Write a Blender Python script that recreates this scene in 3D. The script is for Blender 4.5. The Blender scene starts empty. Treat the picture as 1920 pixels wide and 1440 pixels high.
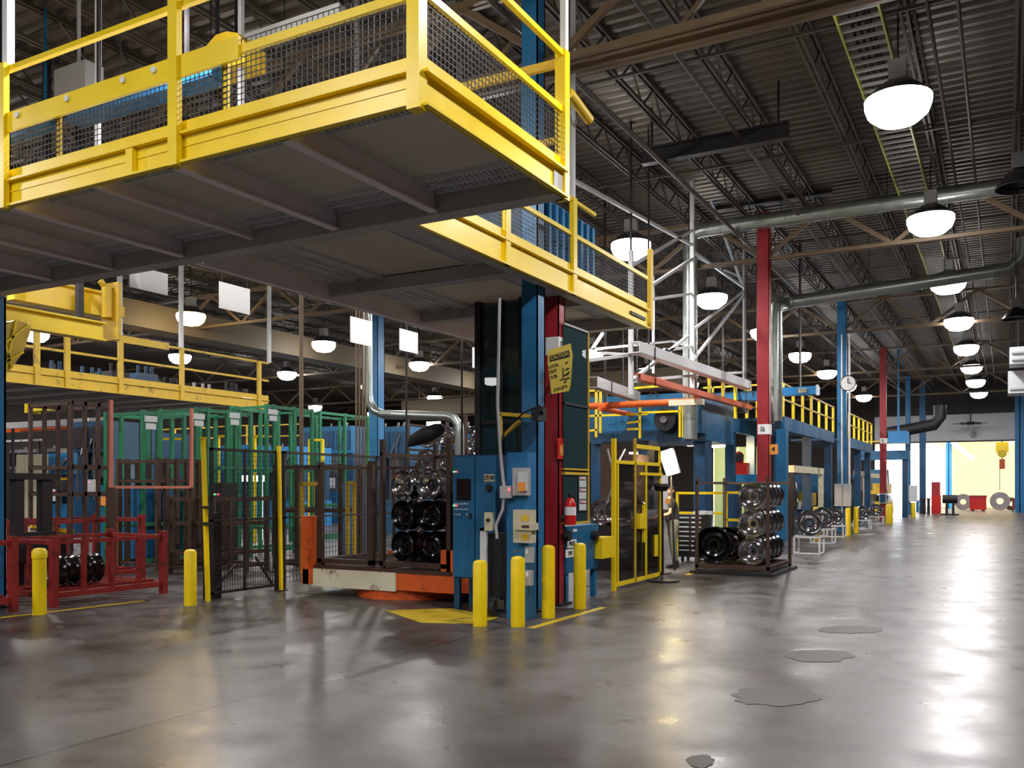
import bpy, math, random
from math import sin, cos, atan, pi, sqrt
from mathutils import Vector, Matrix
random.seed(7)
S = bpy.context.scene
COL = S.collection
# ------------------------------------------------------------------ camera
F = 1680.0; HZ = 915.0; A = atan(925.0/1680.0); H = 1.7
CA, SA = cos(A), sin(A)
cam = bpy.data.cameras.new('camera'); cam.sensor_width = 36; cam.lens = F/1920*36
cam.shift_y = (HZ-720)/1920; cam.clip_end = 300; cam.clip_start = .05
camo = bpy.data.objects.new('camera', cam); COL.objects.link(camo)
camo.location = (0, 0, H); camo.rotation_euler = (pi/2, 0, A); S.camera = camo
# ------------------------------------------------------------------ world and exposure
w = bpy.data.worlds.new('world'); S.world = w; w.use_nodes = True
w.node_tree.nodes['Background'].inputs[0].default_value = (.75, .85, 1, 1)
w.node_tree.nodes['Background'].inputs[1].default_value = .6
S.view_settings.view_transform = 'Standard'; S.view_settings.look = 'None'
S.view_settings.gamma = 1; S.view_settings.use_curve_mapping = False
S.view_settings.exposure = 0.0
LAMP_W = 250      # every high bay lamp, watts
def light(kind, loc, power, col=(1, 1, 1), r=.2, rot=None, size=None, parent=None, name='lamp_light'):
    l = bpy.data.lights.new(name, kind); l.energy = power; l.color = col
    if kind == 'AREA':
        l.shape = 'RECTANGLE'; l.size, l.size_y = size
    elif hasattr(l, 'shadow_soft_size'): l.shadow_soft_size = r
    o = bpy.data.objects.new(name, l); COL.objects.link(o); o.location = loc
    if rot: o.rotation_euler = rot
    if parent: o.parent = parent
    return o
# added area light brightening the far loading bay from below its closed ceiling
light('AREA', (-2, 76, 9.0), 6000, (1, .95, .86), rot=(0, 0, 0), size=(18, 8), name='bay_fill_light')
# ------------------------------------------------------------------ geometry from a position in the place
def G(px, py, z=0.0):
    d = F*(H-z)/(py-HZ); x = (px-960)/F*d
    return Vector((x*CA-d*SA, x*SA+d*CA, z))
def DX(px, X): return F/CA*(-X)/(1885.0-px)
def onX(X, px, py):
    d = DX(px, X); return Vector((X, (d+X*SA)/CA, H+(HZ-py)*d/F))
def onY(Y, px, py):
    r = (px-960)/F; X = Y*(r*CA-SA)/(CA+r*SA); d = -X*SA+Y*CA
    return Vector((X, Y, H+(HZ-py)*d/F))
def atD(px, py, d):
    x = (px-960)/F*d; return Vector((x*CA-d*SA, x*SA+d*CA, H+(HZ-py)*d/F))
# ------------------------------------------------------------------ mesh builder
class MB:
    def __init__(s): s.v = []; s.f = []
    def quad(s, a, b, c, d):
        n = len(s.v); s.v += [tuple(a), tuple(b), tuple(c), tuple(d)]; s.f.append((n, n+1, n+2, n+3)); return s
    def box(s, x0, x1, y0, y1, z0, z1):
        if x0 > x1: x0, x1 = x1, x0
        if y0 > y1: y0, y1 = y1, y0
        if z0 > z1: z0, z1 = z1, z0
        n = len(s.v)
        s.v += [(x0,y0,z0),(x1,y0,z0),(x1,y1,z0),(x0,y1,z0),(x0,y0,z1),(x1,y0,z1),(x1,y1,z1),(x0,y1,z1)]
        for q in ((0,3,2,1),(4,5,6,7),(0,1,5,4),(1,2,6,5),(2,3,7,6),(3,0,4,7)): s.f.append(tuple(n+i for i in q))
        return s
    def bar(s, p, q, w_, h_=None, up=(0, 0, 1)):
        h_ = h_ or w_; p, q = Vector(p), Vector(q); d = (q-p)
        if d.length < 1e-6: return s
        d.normalize(); u = Vector(up)
        if abs(d.dot(u)) > .98: u = Vector((0, 1, 0))
        r = d.cross(u).normalized(); u = r.cross(d).normalized()
        n = len(s.v)
        for c in (p, q):
            for a, b in ((-1,-1),(1,-1),(1,1),(-1,1)): s.v.append(tuple(c+r*a*w_/2+u*b*h_/2))
        for k in ((0,1,2,3),(7,6,5,4),(0,4,5,1),(1,5,6,2),(2,6,7,3),(3,7,4,0)): s.f.append(tuple(n+i for i in k))
        return s
    def sweep(s, pts, rad, n=12, cap=True):
        pts = [Vector(p) for p in pts]; rads = rad if isinstance(rad, (list, tuple)) else [rad]*len(pts)
        base = len(s.v); prev = None
        for i, p in enumerate(pts):
            d = (pts[min(i+1, len(pts)-1)]-pts[max(i-1, 0)]).normalized()
            if prev is None:
                u = Vector((0, 0, 1)) if abs(d.z) < .9 else Vector((0, 1, 0)); r = d.cross(u).normalized()
            else: r = (prev-d*prev.dot(d)).normalized()
            prev = r; u = d.cross(r).normalized()
            for k in range(n):
                t = 2*pi*k/n; s.v.append(tuple(p+r*cos(t)*rads[i]+u*sin(t)*rads[i]))
        for i in range(len(pts)-1):
            for k in range(n):
                a = base+i*n+k; b = base+i*n+(k+1) % n; s.f.append((a, b, b+n, a+n))
        if cap:
            s.f.append(tuple(base+k for k in range(n))[::-1]); e = base+(len(pts)-1)*n; s.f.append(tuple(e+k for k in range(n)))
        return s
    def tube(s, p, q, r, n=12): return s.sweep([p, q], r, n)
    def lathe(s, prof, c=(0, 0, 0), ax='Z', n=24, closed=False):
        base = len(s.v)
        for (r, h) in prof:
            for k in range(n):
                t = 2*pi*k/n; a, b = r*cos(t), r*sin(t)
                p = {'Z': (a, b, h), 'Y': (a, h, b), 'X': (h, a, b)}[ax]
                s.v.append((c[0]+p[0], c[1]+p[1], c[2]+p[2]))
        m = len(prof)
        for i in range(m if closed else m-1):
            j = (i+1) % m
            for k in range(n):
                k2 = (k+1) % n; s.f.append((base+i*n+k, base+i*n+k2, base+j*n+k2, base+j*n+k))
        return s
    def prism(s, poly, vec):
        n = len(s.v); m = len(poly); vec = Vector(vec)
        s.v += [tuple(Vector(p)) for p in poly]+[tuple(Vector(p)+vec) for p in poly]
        s.f.append(tuple(range(n, n+m))[::-1]); s.f.append(tuple(range(n+m, n+2*m)))
        for i in range(m):
            j = (i+1) % m; s.f.append((n+i, n+j, n+m+j, n+m+i))
        return s
    def grid(s, o, u, v, nu, nv, t):     # wire mesh between o, o+u, o+v
        o, u, v = Vector(o), Vector(u), Vector(v)
        for i in range(nu+1): s.bar(o+u*i/nu, o+u*i/nu+v, t)
        for j in range(nv+1): s.bar(o+v*j/nv, o+v*j/nv+u, t)
        return s
    def mesh(s, name, off=(0, 0, 0), smooth=False):
        me = bpy.data.meshes.new(name)
        me.from_pydata([(a-off[0], b-off[1], c-off[2]) for a, b, c in s.v], [], s.f); me.update()
        import bmesh
        bm = bmesh.new(); bm.from_mesh(me); bmesh.ops.recalc_face_normals(bm, faces=bm.faces); bm.to_mesh(me); bm.free()
        if smooth:
            me.polygons.foreach_set('use_smooth', [True]*len(me.polygons))
            try: me.set_sharp_from_angle(angle=math.radians(40))
            except Exception: pass
        return me
BASE = {}
def thing(name, label, cat, loc=(0, 0, 0), group=None, kind=None):
    o = bpy.data.objects.new(name, None); COL.objects.link(o); o.location = loc; o.empty_display_size = .1
    tag(o, label, cat, group, kind); BASE[o] = Vector(loc); return o
def tag(o, label=None, cat=None, group=None, kind=None):
    if label: o['label'] = label
    if cat: o['category'] = cat
    if group: o['group'] = group
    if kind: o['kind'] = kind
    return o
def part(name, mb, m, parent, smooth=False, label=None, kind=None):
    root = parent; 
    while root.parent: root = root.parent
    o = bpy.data.objects.new(name, mb.mesh(name, BASE[root], smooth)); o.data.materials.append(m)
    COL.objects.link(o); o.parent = parent
    if label: o['label'] = label
    if kind: o['kind'] = kind
    return o
def single(name, mb, m, label, cat, group=None, smooth=False, kind=None):
    xs = [v[0] for v in mb.v]; ys = [v[1] for v in mb.v]; zs = [v[2] for v in mb.v]
    b = Vector(((min(xs)+max(xs))/2, (min(ys)+max(ys))/2, min(zs)))
    o = bpy.data.objects.new(name, mb.mesh(name, b, smooth)); o.data.materials.append(m); o.location = b
    COL.objects.link(o); BASE[o] = b; tag(o, label, cat, group, kind); return o
def struct(name, mb, m):
    o = bpy.data.objects.new(name, mb.mesh(name)); o.data.materials.append(m); COL.objects.link(o)
    o['kind'] = 'structure'; BASE[o] = Vector((0, 0, 0)); return o
def kids(o): return [c for c in COL.objects if c.parent == o]
def dup(root, loc, rotz=0, label=None, group=None, rot=None):
    r = root.copy(); COL.objects.link(r); r.location = loc; r.rotation_euler = rot or (0, 0, rotz)
    if label: r['label'] = label
    if group: r['group'] = group
    for ch in list(root.children):
        c = ch.copy(); COL.objects.link(c); c.parent = r
        for g in ch.children:
            d = g.copy(); COL.objects.link(d); d.parent = c
    return r
def text(body, size, m, parent, origin, right, up, name='lettering', lift=.004, xs=1.0, align='CENTER'):
    cu = bpy.data.curves.new('t', 'FONT'); cu.body = body; cu.size = size; cu.align_x = align; cu.align_y = 'CENTER'; cu.extrude = .0015
    cu.offset = size*.004
    o = bpy.data.objects.new('t', cu); COL.objects.link(o)
    bpy.context.view_layer.update()
    me = bpy.data.meshes.new_from_object(o.evaluated_get(bpy.context.evaluated_depsgraph_get()))
    bpy.data.objects.remove(o)
    R, U = Vector(right).normalized(), Vector(up).normalized(); N = R.cross(U).normalized()
    root = parent
    while root.parent: root = root.parent
    c = Vector(origin)-BASE[root]+N*lift
    for v in me.vertices:
        p = v.co.copy(); v.co = c+R*p.x*xs+U*p.y+N*p.z
    me.materials.clear(); me.materials.append(m)
    t = bpy.data.objects.new(name, me); COL.objects.link(t); t.parent = parent; return t
# ------------------------------------------------------------------ materials
def lin(c):
    c = c/255.0
    return c/12.92 if c <= .04045 else ((c+.055)/1.055)**2.4
def rgb(r, g, b): return (lin(r), lin(g), lin(b), 1)
def mat(name, col, rough=.5, metal=0, var=.18, scale=6, bump=.05, dirt=None, dirt_amt=.3, spec=.5):
    m = bpy.data.materials.new(name); m.use_nodes = True; nt = m.node_tree; N = nt.nodes; L = nt.links
    b = N['Principled BSDF']; b.inputs['Roughness'].default_value = rough; b.inputs['Metallic'].default_value = metal
    b.inputs['Specular IOR Level'].default_value = spec
    tc = N.new('ShaderNodeTexCoord'); no = N.new('ShaderNodeTexNoise'); no.inputs['Scale'].default_value = scale
    no.inputs['Detail'].default_value = 6; L.new(tc.outputs['Object'], no.inputs['Vector'])
    mx = N.new('ShaderNodeMix'); mx.data_type = 'RGBA'
    lo = tuple(c*(1-var*1.4) for c in col[:3])+(1,); hi = tuple(min(1, c*(1+var)) for c in col[:3])+(1,)
    mx.inputs[6].default_value = lo; mx.inputs[7].default_value = hi; L.new(no.outputs['Fac'], mx.inputs[0])
    out = mx.outputs[2]
    if dirt:
        n2 = N.new('ShaderNodeTexNoise'); n2.inputs['Scale'].default_value = scale*.6; n2.inputs['Detail'].default_value = 10; n2.inputs['Roughness'].default_value = .7
        L.new(tc.outputs['Object'], n2.inputs['Vector'])
        rp = N.new('ShaderNodeValToRGB'); rp.color_ramp.elements[0].position = .62-dirt_amt*.35; rp.color_ramp.elements[1].position = .72-dirt_amt*.2
        L.new(n2.outputs['Fac'], rp.inputs[0])
        m2 = N.new('ShaderNodeMix'); m2.data_type = 'RGBA'; L.new(rp.outputs[0], m2.inputs[0]); L.new(out, m2.inputs[6]); m2.inputs[7].default_value = dirt
        out = m2.outputs[2]
    L.new(out, b.inputs['Base Color'])
    if bump:
        bp = N.new('ShaderNodeBump'); bp.inputs['Strength'].default_value = bump; L.new(no.outputs['Fac'], bp.inputs['Height']); L.new(bp.outputs[0], b.inputs['Normal'])
    mr = N.new('ShaderNodeMapRange'); mr.inputs[3].default_value = max(.03, rough-.1); mr.inputs[4].default_value = min(1, rough+.12)
    L.new(no.outputs['Fac'], mr.inputs[0]); L.new(mr.outputs[0], b.inputs['Roughness'])
    return m
def emit(name, col, st):
    m = bpy.data.materials.new(name); m.use_nodes = True; nt = m.node_tree; b = nt.nodes['Principled BSDF']
    b.inputs['Base Color'].default_value = col; b.inputs['Emission Color'].default_value = col; b.inputs['Emission Strength'].default_value = st
    return m
def glassy(name, col, alpha, rough=.08):
    m = bpy.data.materials.new(name); m.use_nodes = True; b = m.node_tree.nodes['Principled BSDF']
    b.inputs['Base Color'].default_value = col; b.inputs['Alpha'].default_value = alpha; b.inputs['Roughness'].default_value = rough
    return m
M = dict(
 yellow=mat('yellow_paint', rgb(250, 214, 8), .35, var=.10, scale=3),
 yellow_old=mat('worn_yellow_paint', rgb(216, 178, 40), .45, var=.16, scale=4, dirt=rgb(120, 90, 30), dirt_amt=.15),
 bollard=mat('bollard_yellow', rgb(246, 212, 8), .4, var=.08, scale=5, dirt=rgb(110, 85, 10), dirt_amt=.02),
 grey=mat('grey_steel_paint', rgb(170, 168, 168), .5, var=.12, scale=2),
 mauve=mat('mauve_grey_primer', rgb(232, 222, 230), .5, var=.10, scale=3),
 panel=mat('platform_soffit', rgb(196, 192, 182), .7, var=.08, scale=1.5),
 plank=mat('galvanised_plank', rgb(205, 208, 214), .35, .15, var=.2, scale=5),
 galv=mat('galvanised_duct', rgb(165, 172, 165), .32, .75, var=.22, scale=5, bump=.08),
 white=mat('white_paint', rgb(225, 226, 226), .45, var=.06),
 cream=mat('cream_paint', rgb(222, 216, 186), .5, var=.08, dirt=rgb(120, 90, 50), dirt_amt=.12),
 paper=mat('white_sign_board', rgb(235, 235, 232), .6, var=.03, bump=0),
 blue=mat('machine_blue', rgb(26, 100, 144), .4, var=.16, scale=4, dirt=rgb(20, 45, 60), dirt_amt=.12),
 dblue=mat('deep_blue', rgb(18, 68, 104), .42, var=.2, scale=3),
 cblue=mat('column_blue', rgb(34, 110, 160), .42, var=.12, scale=3),
 bblue=mat('bright_blue', rgb(40, 130, 190), .4, var=.1),
 red=mat('column_red', rgb(158, 32, 42), .42, var=.14, scale=3),
 rred=mat('rack_red', rgb(140, 34, 30), .5, var=.25, scale=6, dirt=rgb(50, 18, 14), dirt_amt=.25),
 sred=mat('safety_red', rgb(205, 28, 24), .35, var=.08),
 orange=mat('orange_paint', rgb(225, 96, 34), .45, var=.15, scale=4, dirt=rgb(110, 50, 25), dirt_amt=.15),
 salmon=mat('salmon_primer', rgb(205, 120, 100), .55, var=.15),
 brown=mat('rusty_steel', rgb(72, 52, 42), .6, .2, var=.3, scale=7),
 black=mat('black_steel', rgb(34, 32, 33), .5, .2, var=.2, scale=5),
 rubber=mat('black_rubber', rgb(24, 24, 26), .7, var=.2),
 green=mat('rack_green', rgb(24, 112, 74), .45, var=.18, scale=4, dirt=rgb(20, 50, 36), dirt_amt=.2),
 lgreen=mat('pale_green_wall', rgb(112, 146, 118), .6, var=.12),
 roofsteel=mat('roof_steel', rgb(78, 68, 58), .55, .15, var=.2, scale=4),
 rooftan=mat('tan_girder_paint', rgb(112, 92, 70), .5, var=.15, scale=3),
 duct=mat('tan_box_duct', rgb(112, 98, 76), .6, var=.12, scale=1.2),
 wall=mat('plant_wall', rgb(52, 46, 42), .8, var=.1, scale=1),
 wwall=mat('white_sheet_wall', rgb(214, 218, 222), .5, var=.06, scale=2),
 cwall=mat('cream_bay_wall', rgb(240, 226, 190), .7, var=.05, scale=.5),
 chrome=mat('bright_rim_steel', rgb(205, 205, 210), .13, 1, var=.08, scale=9, bump=.02),
 dchrome=mat('oily_rim_steel', rgb(70, 68, 70), .18, .95, var=.25, scale=9, bump=.03),
 steel=mat('bare_steel', rgb(140, 138, 140), .3, .9, var=.15),
 ltgrey=mat('light_grey_box', rgb(196, 200, 202), .5, var=.05),
 beige=mat('beige_box', rgb(196, 188, 160), .5, var=.08),
 screen=mat('dark_screen', rgb(36, 30, 28), .15, var=.1, bump=0),
 glass=glassy('dark_booth_glazing', rgb(40, 66, 70), .86, .12),
 smoke=glassy('smoked_guard_glazing', rgb(32, 30, 28), .72, .1),
 text=mat('black_lettering', rgb(20, 20, 20), .6, var=.02, bump=0),
 wtext=mat('white_lettering', rgb(238, 238, 238), .6, var=.02, bump=0),
 sign=mat('caution_yellow', rgb(214, 190, 74), .5, var=.14, scale=8, dirt=rgb(120, 100, 50), dirt_amt=.1),
 signw=mat('danger_paper', rgb(200, 205, 205), .6, var=.05),
 signo=mat('orange_placard', rgb(235, 150, 60), .5, var=.05),
 lgn=emit('green_indicator', (0.05, 1, .2, 1), 4), lrd=emit('red_indicator', (1, .03, .05, 1), 8),
 lens=emit('lamp_lens', (1, .98, .96, 1), 30), wlens=emit('warm_lamp_lens', (1, .8, .45, 1), 30),
 tubeL=emit('fluorescent_tube', (1, .97, .9, 1), 12), day=emit('daylit_doorway', (.92, .96, 1, 1), 5),
 skin=mat('skin', rgb(190, 130, 100), .5, var=.05), cloth=mat('black_cotton', rgb(26, 26, 30), .85, var=.1),
 denim=mat('grey_work_trousers', rgb(92, 92, 84), .85, var=.15), hair=mat('brown_hair', rgb(80, 48, 26), .6, var=.2),
 curb=mat('yellow_floor_paint', rgb(208, 180, 40), .4, var=.2, scale=5, dirt=rgb(80, 72, 50), dirt_amt=.22),
 patch=mat('dark_concrete_patch', rgb(70, 67, 63), .55, var=.3, scale=14, bump=.3),
)
def floor_mat():
    m = bpy.data.materials.new('polished_concrete'); m.use_nodes = True; nt = m.node_tree; N = nt.nodes; L = nt.links; b = N['Principled BSDF']
    g = N.new('ShaderNodeNewGeometry')
    def noise(sc, det=8, ro=.6):
        n = N.new('ShaderNodeTexNoise'); n.inputs['Scale'].default_value = sc; n.inputs['Detail'].default_value = det; n.inputs['Roughness'].default_value = ro
        L.new(g.outputs['Position'], n.inputs['Vector']); return n
    n1, n2, n3 = noise(.35), noise(1.5), noise(34, 4)
    def ramp(src, els):
        r = N.new('ShaderNodeValToRGB'); e = r.color_ramp.elements
        e[0].position, e[0].color = els[0]; e[1].position, e[1].color = els[1]
        for p, c in els[2:]: x = e.new(p); x.color = c
        L.new(src, r.inputs[0]); return r
    r1 = ramp(n1.outputs['Fac'], [(.38, rgb(60, 56, 52)), (.62, rgb(98, 93, 91))])
    r2 = ramp(n2.outputs['Fac'], [(.32, (.66, .64, .62, 1)), (.62, (1, 1, 1, 1))])
    r3 = ramp(n3.outputs['Fac'], [(.35, (.70, .70, .70, 1)), (.6, (1.0, 1.0, 1.0, 1))])
    def mul(a, b_, fac=1):
        x = N.new('ShaderNodeMix'); x.data_type = 'RGBA'; x.blend_type = 'MULTIPLY'; x.inputs[0].default_value = fac; L.new(a, x.inputs[6]); L.new(b_, x.inputs[7]); return x.outputs[2]
    c = mul(mul(r1.outputs[0], r2.outputs[0]), r3.outputs[0])
    # saw cut joints on the column lines
    sp = N.new('ShaderNodeSeparateXYZ'); L.new(g.outputs['Position'], sp.inputs[0])
    wob = N.new('ShaderNodeMath'); wob.operation = 'MULTIPLY_ADD'; L.new(n2.outputs['Fac'], wob.inputs[0]); wob.inputs[1].default_value = .05; wob.inputs[2].default_value = -.025
    prev = None
    for ax, off, per in (('X', -5.38, 12.3), ('Y', 11.25, 12.6)):
        a = N.new('ShaderNodeMath'); a.operation = 'ADD'; L.new(sp.outputs[ax], a.inputs[0]); L.new(wob.outputs[0], a.inputs[1])
        s = N.new('ShaderNodeMath'); s.operation = 'SUBTRACT'; L.new(a.outputs[0], s.inputs[0]); s.inputs[1].default_value = off
        pp = N.new('ShaderNodeMath'); pp.operation = 'PINGPONG'; L.new(s.outputs[0], pp.inputs[0]); pp.inputs[1].default_value = per
        # pingpong distance to the nearest multiple of 2*per is enough: one joint per two bays
        lt = N.new('ShaderNodeMath'); lt.operation = 'LESS_THAN'; L.new(pp.outputs[0], lt.inputs[0]); lt.inputs[1].default_value = .014
        if prev is None: prev = lt
        else:
            mxm = N.new('ShaderNodeMath'); mxm.operation = 'MAXIMUM'; L.new(prev.outputs[0], mxm.inputs[0]); L.new(lt.outputs[0], mxm.inputs[1]); prev = mxm
    j = N.new('ShaderNodeMix'); j.data_type = 'RGBA'; L.new(prev.outputs[0], j.inputs[0]); L.new(c, j.inputs[6]); j.inputs[7].default_value = rgb(30, 28, 27)
    L.new(j.outputs[2], b.inputs['Base Color'])
    rr = N.new('ShaderNodeMapRange'); rr.inputs[1].default_value = .3; rr.inputs[2].default_value = .7; rr.inputs[3].default_value = .24; rr.inputs[4].default_value = .46
    L.new(n2.outputs['Fac'], rr.inputs[0]); L.new(rr.outputs[0], b.inputs['Roughness'])
    bp = N.new('ShaderNodeBump'); bp.inputs['Strength'].default_value = .12; bp.inputs['Distance'].default_value = .006; L.new(n3.outputs['Fac'], bp.inputs['Height'])
    L.new(bp.outputs[0], b.inputs['Normal'])
    return m
M['floor'] = floor_mat()
def deck_mat():
    return mat('brown_roof_deck', rgb(98, 88, 78), .42, .45, var=.18, scale=.8, bump=.03)
M['deck'] = deck_mat()
# ================================================================== THE BUILDING
ZR = 9.5; XL, XR, YB, YF = -52.0, 9.0, -20.0, 72.0
struct('floor', MB().box(XL-.5, XR+.5, YB-.5, 92, -.3, 0), M['floor'])
# corrugated roof deck, ribs along X
dk = MB(); y = YB; prof = []
while y < YF:
    prof += [(y, ZR), (y+.11, ZR), (y+.15, ZR+.06), (y+.26, ZR+.06)]; y += .30
for i in range(len(prof)-1):
    (a, za), (b, zb) = prof[i], prof[i+1]; dk.quad((XL, a, za), (XR, a, za), (XR, b, zb), (XL, b, zb))
struct('ceiling', dk, M['deck'])
struct('wall_left', MB().box(XL-.3, XL, YB, YF, 0, ZR+.1), M['wall'])
struct('wall_right', MB().box(XR, XR+.3, YB, YF, 0, ZR+.1), M['wall'])
struct('wall_back', MB().box(XL, XR, YB-.3, YB, 0, ZR+.1), M['wall'])
o0 = onY(YF, 1640, 900).x; o1 = onY(YF, 1912, 900).x; oz = onY(YF, 1820, 826).z
fw = MB().box(XL, o0, YF, YF+.3, 0, ZR+.1).box(o1, XR, YF, YF+.3, 0, ZR+.1)
struct('wall_front', fw, M['wall'])
up = MB(); x = o0
while x < o1:                                   # ribbed white sheet above the bay opening
    x2 = min(x+.55, o1); up.box(x, x2-.05, YF-.03, YF+.3, oz, 7.0); up.box(x2-.05, x2, YF, YF+.3, oz, 7.0); x += .55
struct('wall_front.001', up, M['wwall'])
struct('trim_1', MB().box(o0, o1, YF-.12, YF+.02, oz-.1, oz), M['black'])
struct('wall_front.002', MB().box(o0, o1, YF-.1, YF+.3, 7.0, ZR+.1), M['black'])
# the loading bay beyond the opening
struct('wall_bay', MB().box(o0-8, o1+6, 88, 88.3, 0, 9.6).box(o0-8.3, o0-8, YF, 88.3, 0, 9.6).box(o1+6, o1+6.3, YF, 88.3, 0, 9.6), M['cwall'])
struct('ceiling_bay', MB().box(o0-8, o1+6, YF+.3, 88.3, 9.6, 9.8), M['cwall'])
dx0 = onY(87.6, 1640, 900); dx1 = onY(87.6, 1757, 900)
struct('door_glow_1', MB().box(dx0.x, dx1.x, 87.5, 87.7, 0.1, 5.2), M['day'])  # glowing pane standing in for outdoor light through the open door
struct('door_glow_2', MB().box(onY(71.5, 1655, 0).x, onY(71.5, 1699, 0).x, 71.8, 71.9, .9, 4.6), M['day'])  # second glowing pane, the white door glare put into a surface
bb = MB()
for px in (1779, 1560):
    p = onY(87, px, 900); bb.box(p.x-.2, p.x+.2, 86.6, 87.0, 0, 9.5)
for i, px in enumerate((1779, 1912)):
    Y = 84 if i == 0 else 71.5
    p = onY(Y, px, 900); mb = MB(); s = .22 if i == 0 else .3
    mb.box(p.x-s, p.x+s, Y-s, Y-s+.05, 0, 9.4).box(p.x-s, p.x+s, Y+s-.05, Y+s, 0, 9.4).box(p.x-.03, p.x+.03, Y-s, Y+s, 0, 9.4)
    single('steel_column', mb, M['bblue'], ['light blue steel column standing in the bright cream loading bay', 'blue steel column at the right jamb of the far bay opening'][i], 'column')
br = MB(); p = onY(83.5, 1785, 828); q = onY(83.5, 1826, 862); br.bar(p, q, .35); p = onY(83.5, 1905, 822); q = onY(83.5, 1885, 838); br.bar(p, q, .35)
struct('trim_2', br, M['cwall'])

# open web joists along Y
def joist():
    m = MB(); z1, z0 = ZR-.02, ZR-.62
    for dx in (-.045, .045):
        m.box(dx-.022, dx+.022, YB, YF, z1-.06, z1); m.box(dx-.022, dx+.022, YB, YF, z0, z0+.06)
    y = YB; k = 0
    while y < YF-.6:
        a, b = (z0+.03, z1-.03) if k % 2 == 0 else (z1-.03, z0+.03)
        m.bar((0, y, a), (0, y+.6, b), .03); y += .6; k += 1
    return m
jt = single('roof_joist', joist(), M['roofsteel'], 'dark open web steel joist running down the hall under the roof deck', 'joist', 'open web joists under the roof')
jt.location.x = -1.35; k = 0
for i in range(-24, 7):
    if i == 0: continue
    d = dup(jt, (-1.35+i*1.55, jt.location.y, jt.location.z))
# girders along X on every column line
GY = [11.25-12.4, 11.25, 23.6, 36.0, 49.1, 62.4]
def girder():
    m = MB(); z0, z1 = 7.6, ZR-.66
    for dy in (-.06, .06):
        m.box(XL, XR, dy-.035, dy+.035, z0, z0+.09); m.box(XL, XR, dy-.035, dy+.035, z1-.09, z1)
    x = XL; k = 0
    while x < XR-1.5:
        a, b = (z0+.05, z1-.05) if k % 2 == 0 else (z1-.05, z0+.05)
        m.bar((x, 0, a), (x+1.55, 0, b), .075, .1); x += 1.55; k += 1
    return m
gd = single('roof_girder', girder(), M['rooftan'], 'tan roof truss girder crossing the hall, the one nearest above the big platform', 'girder', None)
gz = gd.location.z
gd.location.y = GY[1]
gl = {0: 'tan roof truss girder behind the camera end of the platform', 2: 'tan roof truss girder over the red column tagged 06', 3: 'tan roof truss girder over the clock column',
      4: 'tan roof truss girder over the red column beyond the clock', 5: 'farthest tan roof truss girder before the white end wall'}
for i, Y in enumerate(GY):
    if i == 1: continue
    dup(gd, (gd.location.x, Y, gz), 0, gl[i])
# second lighter chord pair just beyond the first girder
m = MB(); m.box(-20, XR, 11.55, 11.63, 7.62, 7.72); m.box(-20, XR, 12.15, 12.23, 7.85, 7.95)
for x in range(-19, 9, 3): m.bar((x, 11.6, 7.7), (x+1.2, 11.6, 8.85), .06)
single('roof_brace_beam', m, M['rooftan'], 'pair of tan angle beams running beside the nearest roof girder', 'beam')
# bridging rods and sprinkler mains
for i, (X, z, r, lab) in enumerate(((-4.55, 8.55, .035, 'thin rusty sprinkler pipe under the roof left of the cable ladder'), (-6.1, 8.3, .05, 'dark sprinkler main running down the hall above the white lattice frame'),
        (-.6, 8.75, .03, 'thin conduit pipe under the roof right of the cable ladder'), (-1.0, 8.78, .03, 'second thin conduit pipe right of the cable ladder, nearer to it'))):
    single('sprinkler_pipe', MB().tube((X, YB+1, z), (X, YF-1, z), r, 8), M['roofsteel'], lab, 'pipe')
for i, (Y, z, x0) in enumerate(((14.5, 8.8, -40), (19.6, 8.8, -40), (26.5, 8.75, -40), (31, 8.8, -40), (41, 8.8, -40))):
    single('bridging_bar', MB().box(x0, XR, Y-.025, Y+.025, z, z+.05), M['roofsteel'], 'thin cross bridging bar tying the roof joists', 'bar', 'bridging bars under the roof')
# dark I beams across X at the top, right of the platform
for (p0, p1, Y, lab) in (((1205, 290), (1480, 250), 17.5, 'short dark crane beam hung crosswise above the white lattice tower'), ((1340, 385), (1560, 352), 24.5, 'dark beam hung crosswise just behind the long round duct')):
    a = onY(Y, *p0); b = onY(Y, *p1); z = (a.z+b.z)/2
    m = MB().box(a.x, b.x, Y-.1, Y+.1, z-.16, z-.12).box(a.x, b.x, Y-.1, Y+.1, z+.12, z+.16).box(a.x, b.x, Y-.02, Y+.02, z-.12, z+.12)
    for x in (a.x+.2, b.x-.2): m.box(x-.02, x+.02, Y-.02, Y+.02, z+.16, ZR)
    single('crane_beam', m, M['black'], lab, 'beam')

# cable ladder
cl = thing('cable_ladder', 'yellow-green cable ladder tray hung under the roof beside the nearest lamps', 'cable tray', (-1.9, 6, 8.7))
L0, L1 = -2.2, -1.62
part('side_rail', MB().box(L0-.03, L0, 5, 66, 8.66, 8.8), mat('tray_green', rgb(196, 200, 90), .4), cl)
part('side_rail', MB().box(L1, L1+.03, 5, 66, 8.66, 8.8), bpy.data.materials['tray_green'], cl)
rg = MB(); y = 5.2
while y < 66: rg.box(L0, L1, y-.03, y+.03, 8.68, 8.72); y += .3
part('rungs', rg, M['grey'], cl)
cb = MB()
for x in (-2.05, -1.95, -1.85, -1.78): cb.tube((x, 5, 8.75), (x, 66, 8.75), .025, 6)
part('cables', cb, M['black'], cl)

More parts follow.
